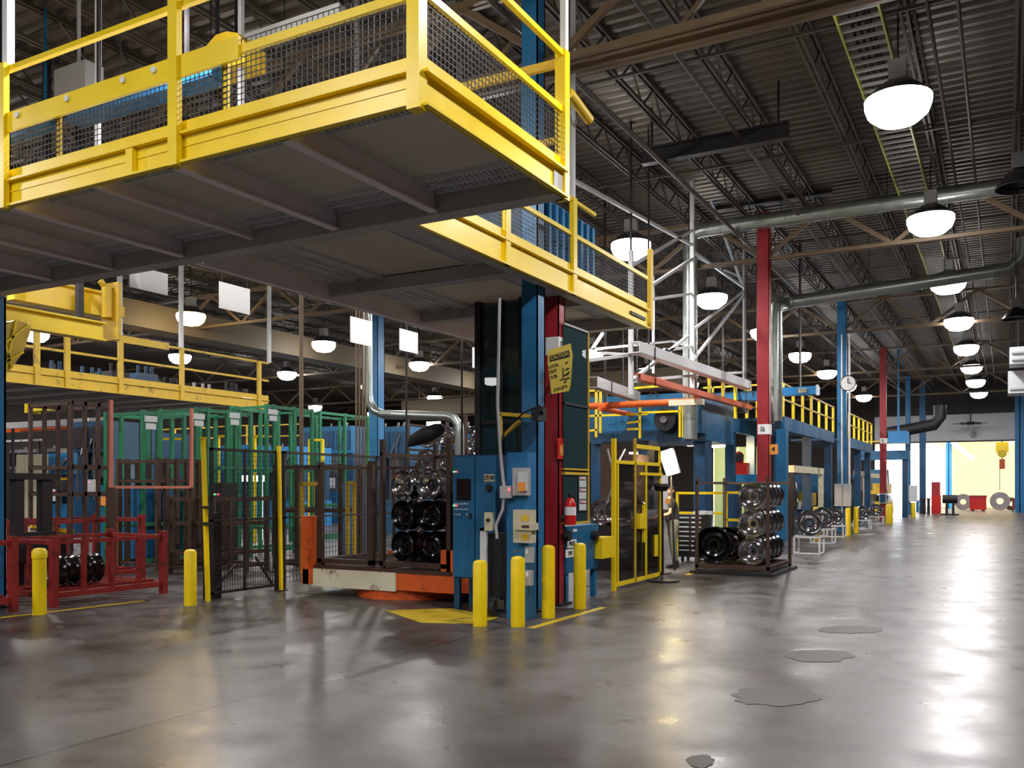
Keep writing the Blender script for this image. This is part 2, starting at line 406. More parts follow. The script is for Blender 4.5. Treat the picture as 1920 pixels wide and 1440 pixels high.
# ------------------------------------------------------------------ columns
def hcol(X, Y, s, m, lab, num=None, top=ZR-.66, numz=2.75, front=True):
    t = thing('steel_column', lab, 'column', (X, Y, 0))
    h = s/2; mb = MB().box(X-h, X+h, Y-h, Y-h+.03, 0, top).box(X-h, X+h, Y+h-.03, Y+h, 0, top).box(X-.02, X+.02, Y-h+.03, Y+h-.03, 0, top)
    mb.box(X+h-.012, X+h, Y-h, Y+h, 0, top)
    part('shaft', mb, m, t); part('base_plate', MB().box(X-h-.08, X+h+.08, Y-h-.08, Y+h+.08, 0, .03), M['black'], t)
    if num:
        p = part('number_plate', MB().box(X-h+.02, X+h+.006, Y-h-.012, Y-h, numz-.13, numz+.13).box(X+h, X+h+.01, Y-h, Y+h, numz-.13, numz+.13), M['paper'], t)
        if not front: text(num, .2, M['text'], p, (X+h+.01, Y, numz), (0, 1, 0), (0, 0, 1), 'number', xs=.7)
        if front: text(num, .2, M['text'], p, (X+.0, Y-h-.012, numz), (1, 0, 0), (0, 0, 1), 'number', xs=.6)
    return t
hcol(-5.77, 11.1, .24, M['cblue'], 'big blue steel column behind the leaning caution sign')
hcol(-5.77, 11.78, .22, M['red'], 'red steel column tagged 07 beside the big blue column', '07', numz=3.76, top=4.48, front=False)
hcol(-5.50, 23.6, .30, M['red'], 'red steel column tagged 06 behind the rack of bright rims', '06', numz=3.22)
hcol(-5.45, 36.0, .32, M['cblue'], 'blue steel column carrying the round wall clock', None)
hcol(-5.45, 49.1, .30, M['red'], 'red steel column tagged 03 beyond the clock column', '03', numz=4.1)
hcol(-5.45, 62.4, .30, M['cblue'], 'far blue steel column nearest the daylit doorway')
hcol(onX(-19.5, 705, 900).x, onX(-19.5, 706, 900).y, .40, M['cblue'], 'blue steel column beside the bundle of vertical conduits at centre left')
p = onX(-12.6, -20, 900)
t = hcol(p.x, p.y, .30, M['cblue'], 'bright blue steel column at the left edge of the view', top=4.4)
p = onY(66, 1730, 900); hcol(p.x, 66, .38, M['dblue'], 'slim dark blue column right of the daylit doorway')
# clock
c = onX(-5.2, 1586, 716); ck = thing('wall_clock', 'round white wall clock high on the far blue column', 'clock', (c.x, 35.7, c.z))
part('clock_case', MB().lathe([(0, 35.72), (.30, 35.72), (.30, 35.66), (.27, 35.64)], (c.x, 0, c.z), 'Y', 24), M['black'], ck)
part('dial', MB().lathe([(.27, 35.655), (0, 35.65)], (c.x, 0, c.z), 'Y', 24), M['paper'], ck)
part('hands', MB().box(c.x-.01, c.x+.01, 35.63, 35.645, c.z, c.z+.2).box(c.x, c.x+.12, 35.63, 35.645, c.z-.01, c.z+.01), M['text'], ck)
# white pipes on the clock column
for px in (1578, 1592):
    a = onY(35.6, px, 0); mm = MB().tube((a.x, 35.7, .3), (a.x, 35.7, 7.5), .035, 8)
    single('riser_pipe', mm, M['white'], 'slim white riser pipe on the clock column, %s one' % ('left' if px == 1578 else 'right'), 'pipe')

# ------------------------------------------------------------------ high bay lamps
def lamp(X, Y, lab, warm=False, zc=7.7, grp=None, group_cat='lamp'):
    t = thing('high_bay_lamp', lab, 'lamp', (X, Y, zc), grp)
    part('reflector', MB().lathe([(.12, zc+.32), (.22, zc+.28), (.38, zc+.16), (.50, zc+.02), (.49, zc+.02), (.37, zc+.15), (.21, zc+.26)], (X, Y, 0), 'Z', 24), M['steel'], t, True)
    part('ballast', MB().box(X-.13, X+.13, Y-.13, Y+.13, zc+.32, zc+.62), M['grey'], t)
    part('lens', MB().lathe([(.485, zc+.04), (.49, zc-.06), (.44, zc-.20), (.30, zc-.32), (0, zc-.38)], (X, Y, 0), 'Z', 24), M['wlens'] if warm else M['lens'], t, True)  # lens and reflector drawn oversize; the bloom is put into their shape
    part('hanger', MB().tube((X, Y, zc+.62), (X, Y, ZR+.03), .015, 6), M['black'], t)
    l = light('AREA', (0, 0, -.40), LAMP_W, (1, .70, .34) if warm else (1, .96, .97), parent=t, size=(.34, .34)); l.data.shape = 'DISK'
    return t
SP = 6.93
rows = [(-1.46, 15.07, -3, 7, 'row over the aisle'), (-8.1, 20.8, -4, 6, 'row over the machine line'), (-15.9, 22.4, -4, 5, 'row behind the big platform'),
        (-24.8, 21.9, -3, 4, 'row over the left mezzanine'), (-32.9, 21.5, -2, 5, 'far left row'), (-44.5, 30, -3, 4, 'leftmost row')]
ordn = ['nearest', 'second nearest', 'third', 'fourth', 'fifth', 'sixth', 'seventh', 'eighth', 'ninth', 'tenth', 'eleventh', 'twelfth']
for ri, (X, Y0, k0, k1, nm) in enumerate(rows):
    for k in range(k0, k1+1):
        Y = Y0+k*SP; d = -X*SA+Y*CA; px = 960+F*(X*CA+Y*SA)/max(.5, d)
        vis = d > 2 and -50 < px < 1970 and HZ-6*F/d > -40
        n = len([1 for j in range(k0, k) if (-X*SA+(Y0+j*SP)*CA) > 2 and HZ-6*F/(-X*SA+(Y0+j*SP)*CA) > -40 and -50 < 960+F*(X*CA+(Y0+j*SP)*SA)/(-X*SA+(Y0+j*SP)*CA)])
        lab = 'glowing high bay lamp, %s of the %s' % (ordn[n], nm) if vis else 'out-of-view high bay lamp, %s from the back, %s' % (['first', 'second', 'third', 'fourth', 'fifth', 'sixth'][min(5, k-k0)], nm)
        lamp(X, Y, lab, warm=(ri == 3 and k == 0), grp='high bay lamps under the roof')

# ================================================================== THE BIG PLATFORM
ZB = 4.5
def ladder_posts(): pass
def fascia(x0, y0, x1, y1, mb, w=.07, z0=ZB, h=.27):   # channel section
    v = Vector((x1-x0, y1-y0, 0)).normalized(); n = Vector((v.y, -v.x, 0))
    p, q = Vector((x0, y0, 0)), Vector((x1, y1, 0))
    def b(za, zb, off, th): mb.bar(p+n*off+Vector((0, 0, (za+zb)/2)), q+n*off+Vector((0, 0, (za+zb)/2)), th, zb-za)
    b(z0, z0+h, 0, .012); b(z0, z0+.022, .03, .06); b(z0+h-.022, z0+h, .03, .06)
PX0, PX1, PY0, PY1 = -15.5, -3.75, 5.43, 7.84
pf = thing('mezzanine_platform', 'nearest yellow edged steel platform hung from the roof, with mesh guard rails', 'platform', (PX1, PY0, ZB))
part('front_fascia', (lambda m: (fascia(PX0, PY0, PX1, PY0, m), m.bar((PX0, PY0-.01, ZB+.16), (PX1, PY0-.01, ZB+.16), .006, .02), m)[-1])(MB()), M['yellow'], pf)
part('side_fascia', (lambda m: (fascia(PX1, PY0, PX1, PY1, m), m)[-1])(MB()), M['yellow'], pf)
part('toe_board', MB().box(PX0, PX1, PY0-.004, PY0+.01, ZB+.275, ZB+.38), M['yellow'], pf)
part('toe_board', MB().box(PX1-.01, PX1+.004, PY0, PY1, ZB+.275, ZB+.38), M['yellow'], pf)
part('top_rail', MB().box(PX0, PX1, PY0-.03, PY0+.02, ZB+1.36, ZB+1.41), M['yellow'], pf)
part('top_rail', MB().box(PX1-.02, PX1+.03, PY0, PY1, ZB+1.36, ZB+1.41), M['yellow'], pf)
part('mid_rail', MB().box(PX0, PX1, PY0-.02, PY0+.02, ZB+.80, ZB+.87), M['yellow'], pf)
part('mid_rail', MB().box(PX1-.02, PX1+.02, PY0, PY1, ZB+.82, ZB+.88), M['yellow'], pf)
part('top_rail', MB().box(-5.2, PX1, PY1-.03, PY1+.02, ZB+1.28, ZB+1.36), M['yellow_old'], pf)
part('mid_rail', MB().box(-5.2, PX1, PY1-.02, PY1+.02, ZB+.55, ZB+.61), M['yellow_old'], pf)
wx0 = onY(PY0, -40, 0).x; wx1 = onY(PY0, 455, 0).x
hd = part('cover_beam', MB().box(wx0, wx1, PY0-.05, PY0-.02, ZB+.74, ZB+.93), M['yellow'], pf)
for px in (32, 125, 230, 288): q = onY(PY0-.06, px, 0); part('bolt', MB().lathe([(0, -.02), (.03, -.02), (.03, .01)], (q.x, PY0-.05, ZB+.87), 'Y', 10), M['white'], hd)
postx = [onY(PY0, px, 0).x for px in (17, 338)]
for x in postx: part('post', MB().box(x-.055, x+.055, PY0-.09, PY0-.03, ZB-.02, ZB+1.42).box(x-.05, x-.035, PY0-.03, PY0+.02, ZB-.02, ZB+1.4), M['yellow'], pf)
q0 = onY(PY0, 418, 0).x; part('post', MB().box(q0-.03, q0+.03, PY0+.02, PY0+.05, ZB+.3, ZB+.9), M['yellow'], pf)
q0 = onY(PY0, 104, 0).x; part('post', MB().box(q0-.03, q0+.03, PY0+.02, PY0+.05, ZB+.3, ZB+.9), M['yellow_old'], pf)
q0 = onY(PY0, 252, 0).x; part('splice_plate', MB().box(q0-.045, q0+.045, PY0-.06, PY0-.01, ZB+.02, ZB+.24), M['yellow'], pf)
part('post', MB().box(PX1-.09, PX1+.02, PY0-.06, PY0+.05, ZB-.03, ZB+1.42), M['yellow'], pf)
part('post', MB().box(PX1-.06, PX1+.05, PY1-.06, PY1+.04, ZB-.02, ZB+1.42), M['yellow'], pf)
q1 = onX(PX1, 940, 0)
xs = [PX0]+postx+[PX1]
def mesh(o, u, v): 
    nu = max(1, int(Vector(u).length/.055)); nv = max(1, int(Vector(v).length/.05)); return MB().grid(o, u, v, nu, nv, .006)
for i in range(3): part('mesh_panel', mesh((xs[i], PY0+.012, ZB+.38), (xs[i+1]-xs[i], 0, 0), (0, 0, .55 if i > 1 else .42)), M['black'], pf)
part('mesh_panel', mesh((PX1-.012, PY0, ZB+.38), (0, PY1-PY0, 0), (0, 0, .46)), M['black'], pf)
part('soffit_panel', MB().box(PX0, PX1-.03, PY0+.08, PY1-.05, ZB+.22, ZB+.25), M['panel'], pf)
# plank strips with punched slots: transverse ribs
pl = MB()
bx = [-3.85, -5.09, -6.37, -7.6, -8.75, -10.05, -11.3, -12.6, -13.9, PX0]
for i in range(len(bx)-1):
    for (ya, yb) in ((PY0+.1, PY0+.42), (PY1-.62, PY1-.28)):
        x = bx[i+1]+.08
        while x < bx[i]-.1:
            pl.box(x, x+.022, ya, yb, ZB+.185, ZB+.222); x += .055
        pl.box(bx[i+1]+.05, bx[i]-.05, ya-.02, ya, ZB+.17, ZB+.22); pl.box(bx[i+1]+.05, bx[i]-.05, yb, yb+.02, ZB+.17, ZB+.22); pl.box(bx[i+1]+.05, bx[i]-.05, (ya+yb)/2-.015, (ya+yb)/2+.015, ZB+.165, ZB+.22)
part('punched_plank', pl, M['plank'], pf)
for i, x in enumerate(bx[1:-1]):
    hh = .17 if i % 2 == 0 else .12
    m = MB().box(x-.05, x+.05, PY0+.01, PY1-.1, ZB-.0, ZB+.02).box(x-.008, x+.008, PY0+.01, PY1-.1, ZB+.02, ZB+.22)
    if i == 2: m = MB().box(x-.03, x+.03, PY0+.01, PY1-.1, ZB+.06, ZB+.09).box(x-.008, x+.008, PY0+.01, PY1-.1, ZB+.09, ZB+.22)
    m.box(x-.05, x+.05, PY0+.01, PY0+.02, ZB, ZB+.2)
    part('cross_beam', m, M['mauve'], pf)
part('back_beam', MB().box(PX0, PX1+.02, PY1-.24, PY1-.02, ZB-.02, ZB+.2), M['grey'], pf)
part('hanger', MB().box(PX1-.02, PX1+.04, PY1-.03, PY1+.03, ZB+1.42, ZR+.03), M['white'], pf)
for x in postx: part('hanger', MB().box(x-.05, x+.03, PY0-.04, PY0+.04, ZB+1.42, ZR+.03), M['white'], pf)
x = onY(PY1-.1, 183, 0).x; part('hanger', MB().box(x-.03, x+.03, PY1-.12, PY1-.06, ZB+.2, ZR+.03), M['white'], pf)

# second section, going away along the aisle
QX0, QX1, QY0, QY1 = -8.8, -5.52, 7.84, 14.95
pg = thing('mezzanine_platform', 'second yellow edged platform section going away behind the blue and red columns', 'platform', (QX1, QY0, ZB))
m = MB(); fascia(QX1, QY0, QX1, QY1, m, h=.33); part('side_fascia', m, M['yellow'], pg)
part('toe_board', MB().box(QX1-.01, QX1+.004, QY0, QY1, ZB+.335, ZB+.45), M['yellow'], pg)
part('top_rail', MB().box(QX1-.02, QX1+.03, QY0, QY1-2.3, ZB+1.36, ZB+1.41), M['yellow'], pg)
part('mid_rail', MB().box(QX1-.02, QX1+.02, QY0, QY1, ZB+.86, ZB+.92), M['yellow'], pg)
for px, hgt in ((948, 1.0), (1074, 1.42), (1218, 1.42)):
    q = onX(QX1, px, 0); part('post', MB().box(QX1-.02, QX1+.05, q.y-.07, q.y+.05, ZB-.0, ZB+hgt), M['yellow_old'] if px == 1218 else M['yellow'], pg)
q = onX(QX1, 1074, 0); part('hanger', MB().box(QX1-.02, QX1+.03, q.y-.04, q.y+.03, ZB+1.42, ZR-.5), M['white'], pg)
q = onX(QX1, 1210, 0).y
part('fork_slot', MB().box(QX1+.004, QX1+.03, q-.75, q-.05, ZB+.12, ZB+.17), M['black'], pg)
part('mesh_panel', mesh((QX1-.012, QY0, ZB+.45), (0, onX(QX1, 1105, 0).y-QY0, 0), (0, 0, .45)), M['black'], pg)
part('mesh_panel', mesh((QX1-.012, onX(QX1, 1105, 0).y, ZB+.45), (0, QY1-onX(QX1, 1105, 0).y, 0), (0, 0, .45)), M['black'], pg)
part('soffit_panel', MB().box(QX0, QX1-.03, QY0, QY1, ZB+.22, ZB+.25), M['panel'], pg)
pl = MB()
for (xa, xb) in ((QX0+.35, QX0+.6), (QX0+.8, QX0+1.05), (QX1-.75, QX1-.45)):
    for (ya, yb) in ((QY0+.2, QY0+2.4), (QY0+2.8, QY0+4.8), (QY0+5.1, QY1-.3)):
        y = ya
        while y < yb: pl.box(xa, xb, y, y+.022, ZB+.185, ZB+.222); y += .06
        pl.box(xa-.02, xa, ya, yb, ZB+.17, ZB+.22); pl.box(xb, xb+.02, ya, yb, ZB+.17, ZB+.22)
part('punched_plank', pl, M['plank'], pg)
for y in (QY0+2.55, QY0+4.9, QY1-.1):
    m = MB().box(QX0+.1, QX1-.05, y-.11, y+.11, ZB+.02, ZB+.2)
    for i in range(4): m.box(QX0+.15+i*.24, QX0+.34+i*.24, y-.13, y+.12, ZB+.04, ZB+.09)
    part('cross_beam', m, M['grey'], pg)
part('edge_beam', MB().box(QX0-.05, QX0+.05, PY1, QY1, ZB-.02, ZB+.22), M['mauve'], pg)
part('inner_edge_beam', MB().box(QX1-.16, QX1-.02, QY0, QY1, ZB, ZB+.02), M['grey'], pg)
for y in (8.6, 11.0, 14.0): part('hanger', MB().box(QX0-.03, QX0+.03, y-.03, y+.03, ZB+.2, ZR+.03), M['grey'], pg)
single('sprinkler_pipe', MB().sweep([(-8.87, 7.9, ZB-.0), (-8.87, 14.5, ZB-.0)], .022, 8), M['grey'], 'slim grey pipe clipped along the inner edge of the platform', 'pipe')
single('sprinkler_pipe', MB().sweep([onX(-7.3, 680, 452), onX(-7.3, 905, 545)], .018, 8), M['grey'], 'slim grey pipe crossing diagonally under the platform soffit', 'pipe')
# things on the platform
a = onY(7.3, 133, 213); b = onY(7.3, 403, 127)
t = thing('crane_girder', 'blue box girder above the back of the nearest platform, behind the mesh', 'beam', (a.x, 7.3, a.z))
part('girder_web', MB().box(a.x, b.x, 7.25, 7.4, a.z-.1, a.z+.1), M['blue'], t)
part('flange', MB().box(a.x, b.x, 7.2, 7.45, a.z-.13, a.z-.1).box(a.x, b.x, 7.2, 7.45, a.z+.1, a.z+.13), M['dblue'], t)
part('hanger', MB().box(a.x+.5, a.x+.54, 7.3, 7.34, a.z+.13, ZR+.03).box(b.x-.5, b.x-.46, 7.3, 7.34, a.z+.13, ZR+.03), M['black'], t)
a = onY(9, -60, 275); b = onY(9, 95, 220)
m = MB().box(a.x, b.x, 9, 9.2, b.z-.12, b.z+.14).box(b.x-.3, b.x-.27, 9.08, 9.12, b.z+.1, ZR+.03)
single('crane_girder', m, M['blue'], 'blue box girder at the far left behind the platform mesh', 'beam')
p = onY(8.6, 425, 115)
t = thing('hoist_motor_cover', 'yellow rounded machine cover above the middle of the nearest platform', 'cover', (p.x, 8.6, p.z-.2))
poly = [(-.42, -.15), (.42, -.15), (.42, .12), (.3, .26), (.1, .33), (-.1, .33), (-.32, .2), (-.42, .1)]
part('cover_shell', MB().prism([(p.x+a_, 8.5, p.z+b_) for a_, b_ in poly], (0, .4, 0)), M['yellow_old'], t)
sl = MB()
for i in range(5): sl.box(p.x+.02+i*.07, p.x+.05+i*.07, 8.48, 8.5, p.z-.1, p.z+.12)
part('vent_slots', sl, M['black'], t)
part('hanger', MB().box(p.x-.3, p.x-.26, 8.68, 8.72, p.z+.25, ZR+.03), M['black'], t)
a = onY(9.5, 385, 68); b = onY(9.5, 640, 10)
t = thing('fluorescent_fixture', 'long pale grey strip fixture hung above the platform at top left', 'light fixture', (a.x, 9.5, a.z))
part('fixture_body', MB().box(a.x, b.x, 9.45, 9.6, b.z-.1, b.z+.02), M['white'], t); part('hanger', MB().box(b.x-.04, b.x, 9.5, 9.54, b.z, ZR+.03).box(a.x+.6, a.x+.64, 9.5, 9.54, b.z, ZR+.03), M['black'], t)
p = onY(8.2, 130, 150)
single('electrical_box', MB().box(p.x-.35, p.x+.35, 8.2, 8.5, p.z-.25, p.z+.22).box(p.x-.02, p.x+.02, 8.33, 8.37, p.z+.2, ZR+.03), M['grey'], 'olive grey electrical box hung above the platform at upper left', 'box')
# blue corrugated unit beyond the mesh
a = onX(-6.3, 977, 400); b = onX(-6.3, 1107, 380)
t = thing('blue_ventilation_unit', 'blue ribbed cabinet standing on the second platform behind the mesh', 'cabinet', (-6.6, a.y, ZB+.25))
part('casing', MB().box(-7.4, -6.3, a.y, b.y, ZB+.25, ZB+1.75), M['dblue'], t)
rb = MB(); y = a.y+.1
while y < b.y: rb.box(-6.3, -6.24, y, y+.09, ZB+.3, ZB+1.7); y += .24
part('ribs', rb, M['bblue'], t)
# pole with hook, orange-yellow lamp arm at (1080,200)
a = onX(-4.4, 1068, 175); b = onX(-4.4, 1105, 225)
t = thing('hanging_tube', 'short ochre tube hanging at the platform corner by the white pole', 'tube', tuple(a))
part('tube', MB().tube(a, b, .06, 12), M['yellow_old'], t); c = a+Vector((0, 0, -.25))
part('hook', MB().sweep([c+Vector((0, 0, .25)), c, c+Vector((0, .05, -.08)), c+Vector((0, .14, -.08)), c+Vector((0, .18, 0))], .015, 8), M['steel'], t)
part('rope', MB().tube(a, (a.x, a.y, ZR+.03), .008, 6), M['black'], t)

# ================================================================== LEFT MEZZANINE
LX = -21.3; z0 = 4.28
a = onX(LX, -40, 700); b = onX(LX, 503, 760)
lm = thing('mezzanine_platform', 'yellow railed mezzanine in the left background', 'platform', (LX, a.y, z0))
m = MB(); fascia(LX, a.y, LX, b.y, m, z0=z0, h=.3); part('fascia', m, M['yellow_old'], lm)
part('toe_board', MB().box(LX-.01, LX+.01, a.y, b.y, z0+.31, z0+.46), M['yellow_old'], lm)
part('top_rail', MB().box(LX-.03, LX+.03, a.y, b.y, z0+1.5, z0+1.56), M['yellow_old'], lm)
part('mid_rail', MB().box(LX-.03, LX+.03, a.y, b.y, z0+.92, z0+.98), M['yellow_old'], lm)
part('cover_beam', MB().box(LX, LX+.05, a.y, onX(LX, 315, 0).y, z0+1.42, z0+1.62), M['yellow_old'], lm)
for px in (68, 125, 225, 340, 485):
    q = onX(LX, px, 0); part('post', MB().box(LX-.02, LX+.06, q.y-.07, q.y+.07, z0+.02, z0+1.55), M['yellow_old'], lm)
for px in (225, 340, 505):
    q = onX(LX, px, 0); part('hanger', MB().box(LX-.05, LX+.03, q.y-.06, q.y+.06, z0+1.56, ZR+.03), M['white'], lm)
part('deck', MB().box(LX-6, LX-.02, a.y, b.y, z0+.1, z0+.16), M['grey'], lm)
jm = MB(); y = a.y+.4
while y < b.y: jm.box(LX-6, LX-.05, y, y+.1, z0-.02, z0+.1); y += 1.2
part('joists', jm, M['grey'], lm)
part('end_fascia', MB().box(LX-6, LX, b.y-.05, b.y, z0, z0+.3), M['yellow_old'], lm)
for y in (a.y+1, b.y-.5): part('leg', MB().box(LX-5.5, LX-5.2, y-.15, y+.15, 0, z0), M['black'], lm)
# machinery on that mezzanine
mi = 0
for px, w_, h_, m_ in ((100, .3, .55, 'dblue'), (160, .4, .5, 'dblue'), (210, .3, .7, 'black'), (262, .35, .75, 'dblue'), (310, .3, .5, 'black'), (368, .45, .45, 'grey'), (424, .3, .6, 'black')):
    q = onX(LX-2, px, 0); m = MB().box(q.x-.4, q.x+.4, q.y-w_, q.y+w_, z0+.16, z0+.16+h_)
    for dy in (-.3, .1, .4): m.tube((q.x+.2, q.y+dy*w_*2, z0+.17), (q.x+.2, q.y+dy*w_*2, z0+h_+.4), .05, 8)
    m.tube((q.x+.4, q.y-w_, z0+.5), (q.x+.4, q.y+w_, z0+.5), .04, 8)
    single('pump_unit', m, M[m_], ['blue pump unit at the left end of the left mezzanine', 'wider blue pump unit second from the left on the left mezzanine', 'black pump unit third from the left on the left mezzanine', 'tall blue pump unit in the middle of the left mezzanine',
        'small black pump unit beside the middle rail post of the left mezzanine', 'low grey pump unit near the right end of the left mezzanine', 'black pump unit at the right end of the left mezzanine'][mi], 'machine'); mi += 1
# tan box ducts
single('box_duct', MB().box(-27.3, -26.3, 16, 46, 7.3, 8.2).box(-27.33, -26.27, 24, 24.1, 7.27, 8.23).box(-27.33, -26.27, 34, 34.1, 7.27, 8.23).box(-27, -26.95, 20, 20.05, 8.2, ZR).box(-27, -26.95, 40, 40.05, 8.2, ZR), M['duct'], 'long tan box duct running away high over the left mezzanine', 'duct')
a = onY(30, 240, 560); b = onY(30, 480, 620)
single('box_duct', MB().box(-20.5, -14, 42, 43, 6.6, 7.6).box(-20, -19.95, 42.5, 42.55, 7.6, ZR).box(-15, -14.95, 42.5, 42.55, 7.6, ZR), M['duct'], 'tan box duct crossing behind the conduit bundle', 'duct')
single('box_duct', MB().box(-34, -20, 47, 47.8, 6.3, 7.3).box(-33, -32.95, 47.5, 47.55, 7.3, ZR).box(-21, -20.95, 47.5, 47.55, 7.3, ZR), M['duct'], 'farther tan box duct crossing the left background', 'duct')
# ================================================================== FLOOR MARKS AND BOLLARDS
def strip(p, q, w_, lab, name='floor_line', z=.004):
    m = MB().bar((p.x, p.y, z/2), (q.x, q.y, z/2), w_, z); return single(name, m, M['curb'], lab, 'floor marking')
strip(G(995, 1178), G(1132, 1139), .10, 'yellow painted floor line right of the four front bollards')
strip(G(-30, 1162), G(268, 1127), .10, 'yellow painted floor line in front of the red racks at left')
strip(G(1288, 1078), G(1330, 1066), .10, 'short yellow painted floor line by the black tool chest')
a = [G(722, 1145), G(845, 1141), G(935, 1158), G(900, 1170), G(790, 1168)]
single('floor_hatch', MB().prism([(p.x, p.y, 0.001) for p in a], (0, 0, .004)), M['curb'], 'worn yellow painted patch on the floor left of the control cabinet', 'floor marking')
def blob(px, py, rx, ry, lab, seed, z=.003):
    r = random.Random(seed); c = G(px, py); pts = []
    for k in range(28):
        t = 2*pi*k/28; rr = 1+r.uniform(-.13, .13); q = G(px+cos(t)*rx*rr, py+sin(t)*ry*rr); pts.append((q.x, q.y, .0005))
    single('floor_patch', MB().prism(pts, (0, 0, z)), M['patch'], lab, 'floor patch')
blob(1455, 1306, 82, 18, 'nearer dark oval repair patch in the concrete floor', 1)
blob(1535, 1230, 62, 12, 'middle dark oval repair patch in the concrete floor', 2)
blob(1595, 1181, 60, 7, 'farthest thin dark repair patch on the floor joint', 3)
blob(1314, 1428, 26, 12, 'small chipped dark spot at the bottom edge of the floor', 4)
def bollard(px, py, top, r, lab, m='bollard', cap=False, old=None):
    g = G(px, py); d = F*H/(py-HZ); h = H+(HZ-top)*d/F; t = thing('bollard', lab, 'bollard', tuple(g), 'yellow safety bollards')
    pr = [(0, 0), (r, 0), (r, h-.05), (r*.85, h-.015), (r*.4, h), (0, h)] if not cap else [(0, 0), (r, 0), (r, h-.14), (r*1.1, h-.14), (r*1.1, h-.05), (r*.8, h-.01), (0, h)]
    part('post_sleeve', MB().lathe(pr, g, 'Z', 20), M[m], t, True); return t, g, h
bollard(900, 1173, 1050, .088, 'front left bollard before the blue control cabinet')
t, g, h = bollard(971, 1174, 1043, .088, 'front bollard with a wire handle on top, second from left')
part('wire_handle', MB().sweep([(g.x-.07, g.y, h-.02), (g.x-.07, g.y, h+.05), (g.x-.04, g.y, h+.07), (g.x+.04, g.y, h+.07), (g.x+.07, g.y, h+.05), (g.x+.07, g.y, h-.02)], .006, 6), M['steel'], t)
bollard(1028, 1158, 1022, .088, 'bollard right in front of the red column tagged 07')
bollard(1087, 1141, 1018, .088, 'bollard before the blue machine bench, right of the red column')
bollard(74, 1152, 1027, .088, 'bollard with a collar cap in front of the red racks', cap=True)
bollard(357, 1135, 1030, .088, 'bollard standing alone between red racks and wire gate')
bollard(43, 1108, 990, .088, 'bollard half hidden behind the red racks at left', cap=True)
bollard(211, 1085, 973, .088, 'bollard behind the red racks with only its top showing')
bollard(1590, 1004, 952, .09, 'slim bollard just right of the clock column')
bollard(1605, 999, 950, .09, 'slim bollard second to the right of the clock column')
bollard(1667, 982, 946, .16, 'stout bollard right of the far red column')
bollard(1712, 970, 942, .13, 'far bollard beside the blue waste bin')
bollard(1779, 952, 928, .12, 'farthest bollard under the black drum')
bollard(1530, 1016, 950, .09, 'slim bollard left of the clock column', m='yellow_old')

# ================================================================== CONTROL CABINET AND COLUMN CLUSTER
def pbox(Y, px0, px1, py0, py1, depth):        # front face on the plane Y
    a, b = onY(Y, px0, (py0+py1)/2), onY(Y, px1, (py0+py1)/2); c = onY(Y, (px0+px1)/2, py1).z; d = onY(Y, (px0+px1)/2, py0).z
    return (a.x, b.x, Y, Y+depth, max(0, c), d)
def sbox(X, px0, px1, py0, py1, depth):        # right face on the plane X
    a, b = onX(X, px0, 0), onX(X, px1, 0); pm = (px0+px1)/2
    return (X-depth, X, a.y, b.y, max(0, onX(X, pm, py1).z), onX(X, pm, py0).z)
CY = 10.62
c = pbox(CY, 849, 931, 853, 1086, .5); x0, x1, y0, y1, z0, z1 = c
cc = thing('control_cabinet', 'blue two door control cabinet marked CP-98 left of the big blue column', 'cabinet', (x0, y0, 0))
part('cabinet_body', MB().box(x0, x1, y0+.02, y1, z0, z1), M['dblue'], cc)
xm = onY(CY, 891, 0).x
d1 = part('door', MB().box(x0+.01, xm-.008, y0-.01, y0+.02, z0+.02, z1-.02), M['blue'], cc)
d2 = part('door', MB().box(xm+.008, x1-.01, y0-.01, y0+.02, z0+.02, z1-.02), M['blue'], cc)
s = pbox(CY-.02, 856, 882, 898, 938, .02); part('screen', MB().box(*s), M['screen'], d1)
pb = MB()
for r in range(3):
    for k in range(6):
        if r == 2 and k in (3, 4): continue
        q = onY(CY-.02, 853+k*4.6, 945+r*10); pb.lathe([(0, -.02), (.011, -.015), (.011, 0)], (q.x, q.y, q.z), 'Y', 8)
part('push_buttons', pb, M['ltgrey'], d1)
for px, py, m_ in ((849.6, 884.5, 'lgn'), (854, 884.5, 'lrd'), (849.6, 948, 'lgn'), (854, 948, 'lrd')):
    q = onY(CY-.02, px+1.5, py); part('indicator_lamp', MB().lathe([(0, -.02), (.009, -.015), (.009, .01)], q, 'Y', 8), M[m_], d1)
q = onY(CY-.02, 882, 968); part('latch', MB().box(q.x-.012, q.x+.012, CY-.035, CY-.01, q.z-.04, q.z+.04), M['black'], d1)
s = pbox(CY-.015, 907, 927, 889, 903, .006); p_ = part('name_plate', MB().box(*s), M['beige'], d2)
text('CP-98', .085, M['text'], p_, ((s[0]+s[1])/2, s[2], (s[4]+s[5])/2), (1, 0, 0), (0, 0, 1), xs=.75)
q = onY(CY-.02, 917, 915); part('disconnect_handle', MB().lathe([(0, -.03), (.05, -.03), (.06, 0)], q, 'Y', 8).box(q.x-.015, q.x+.015, CY-.06, CY-.03, q.z-.05, q.z+.05), M['black'], d2)
for xx in (x0+.05, x1-.05):
    for yy in (y0+.05, y1-.05): part('leg', MB().box(xx-.045, xx+.045, yy-.03, yy+.03, 0, z0), M['dblue'], cc)
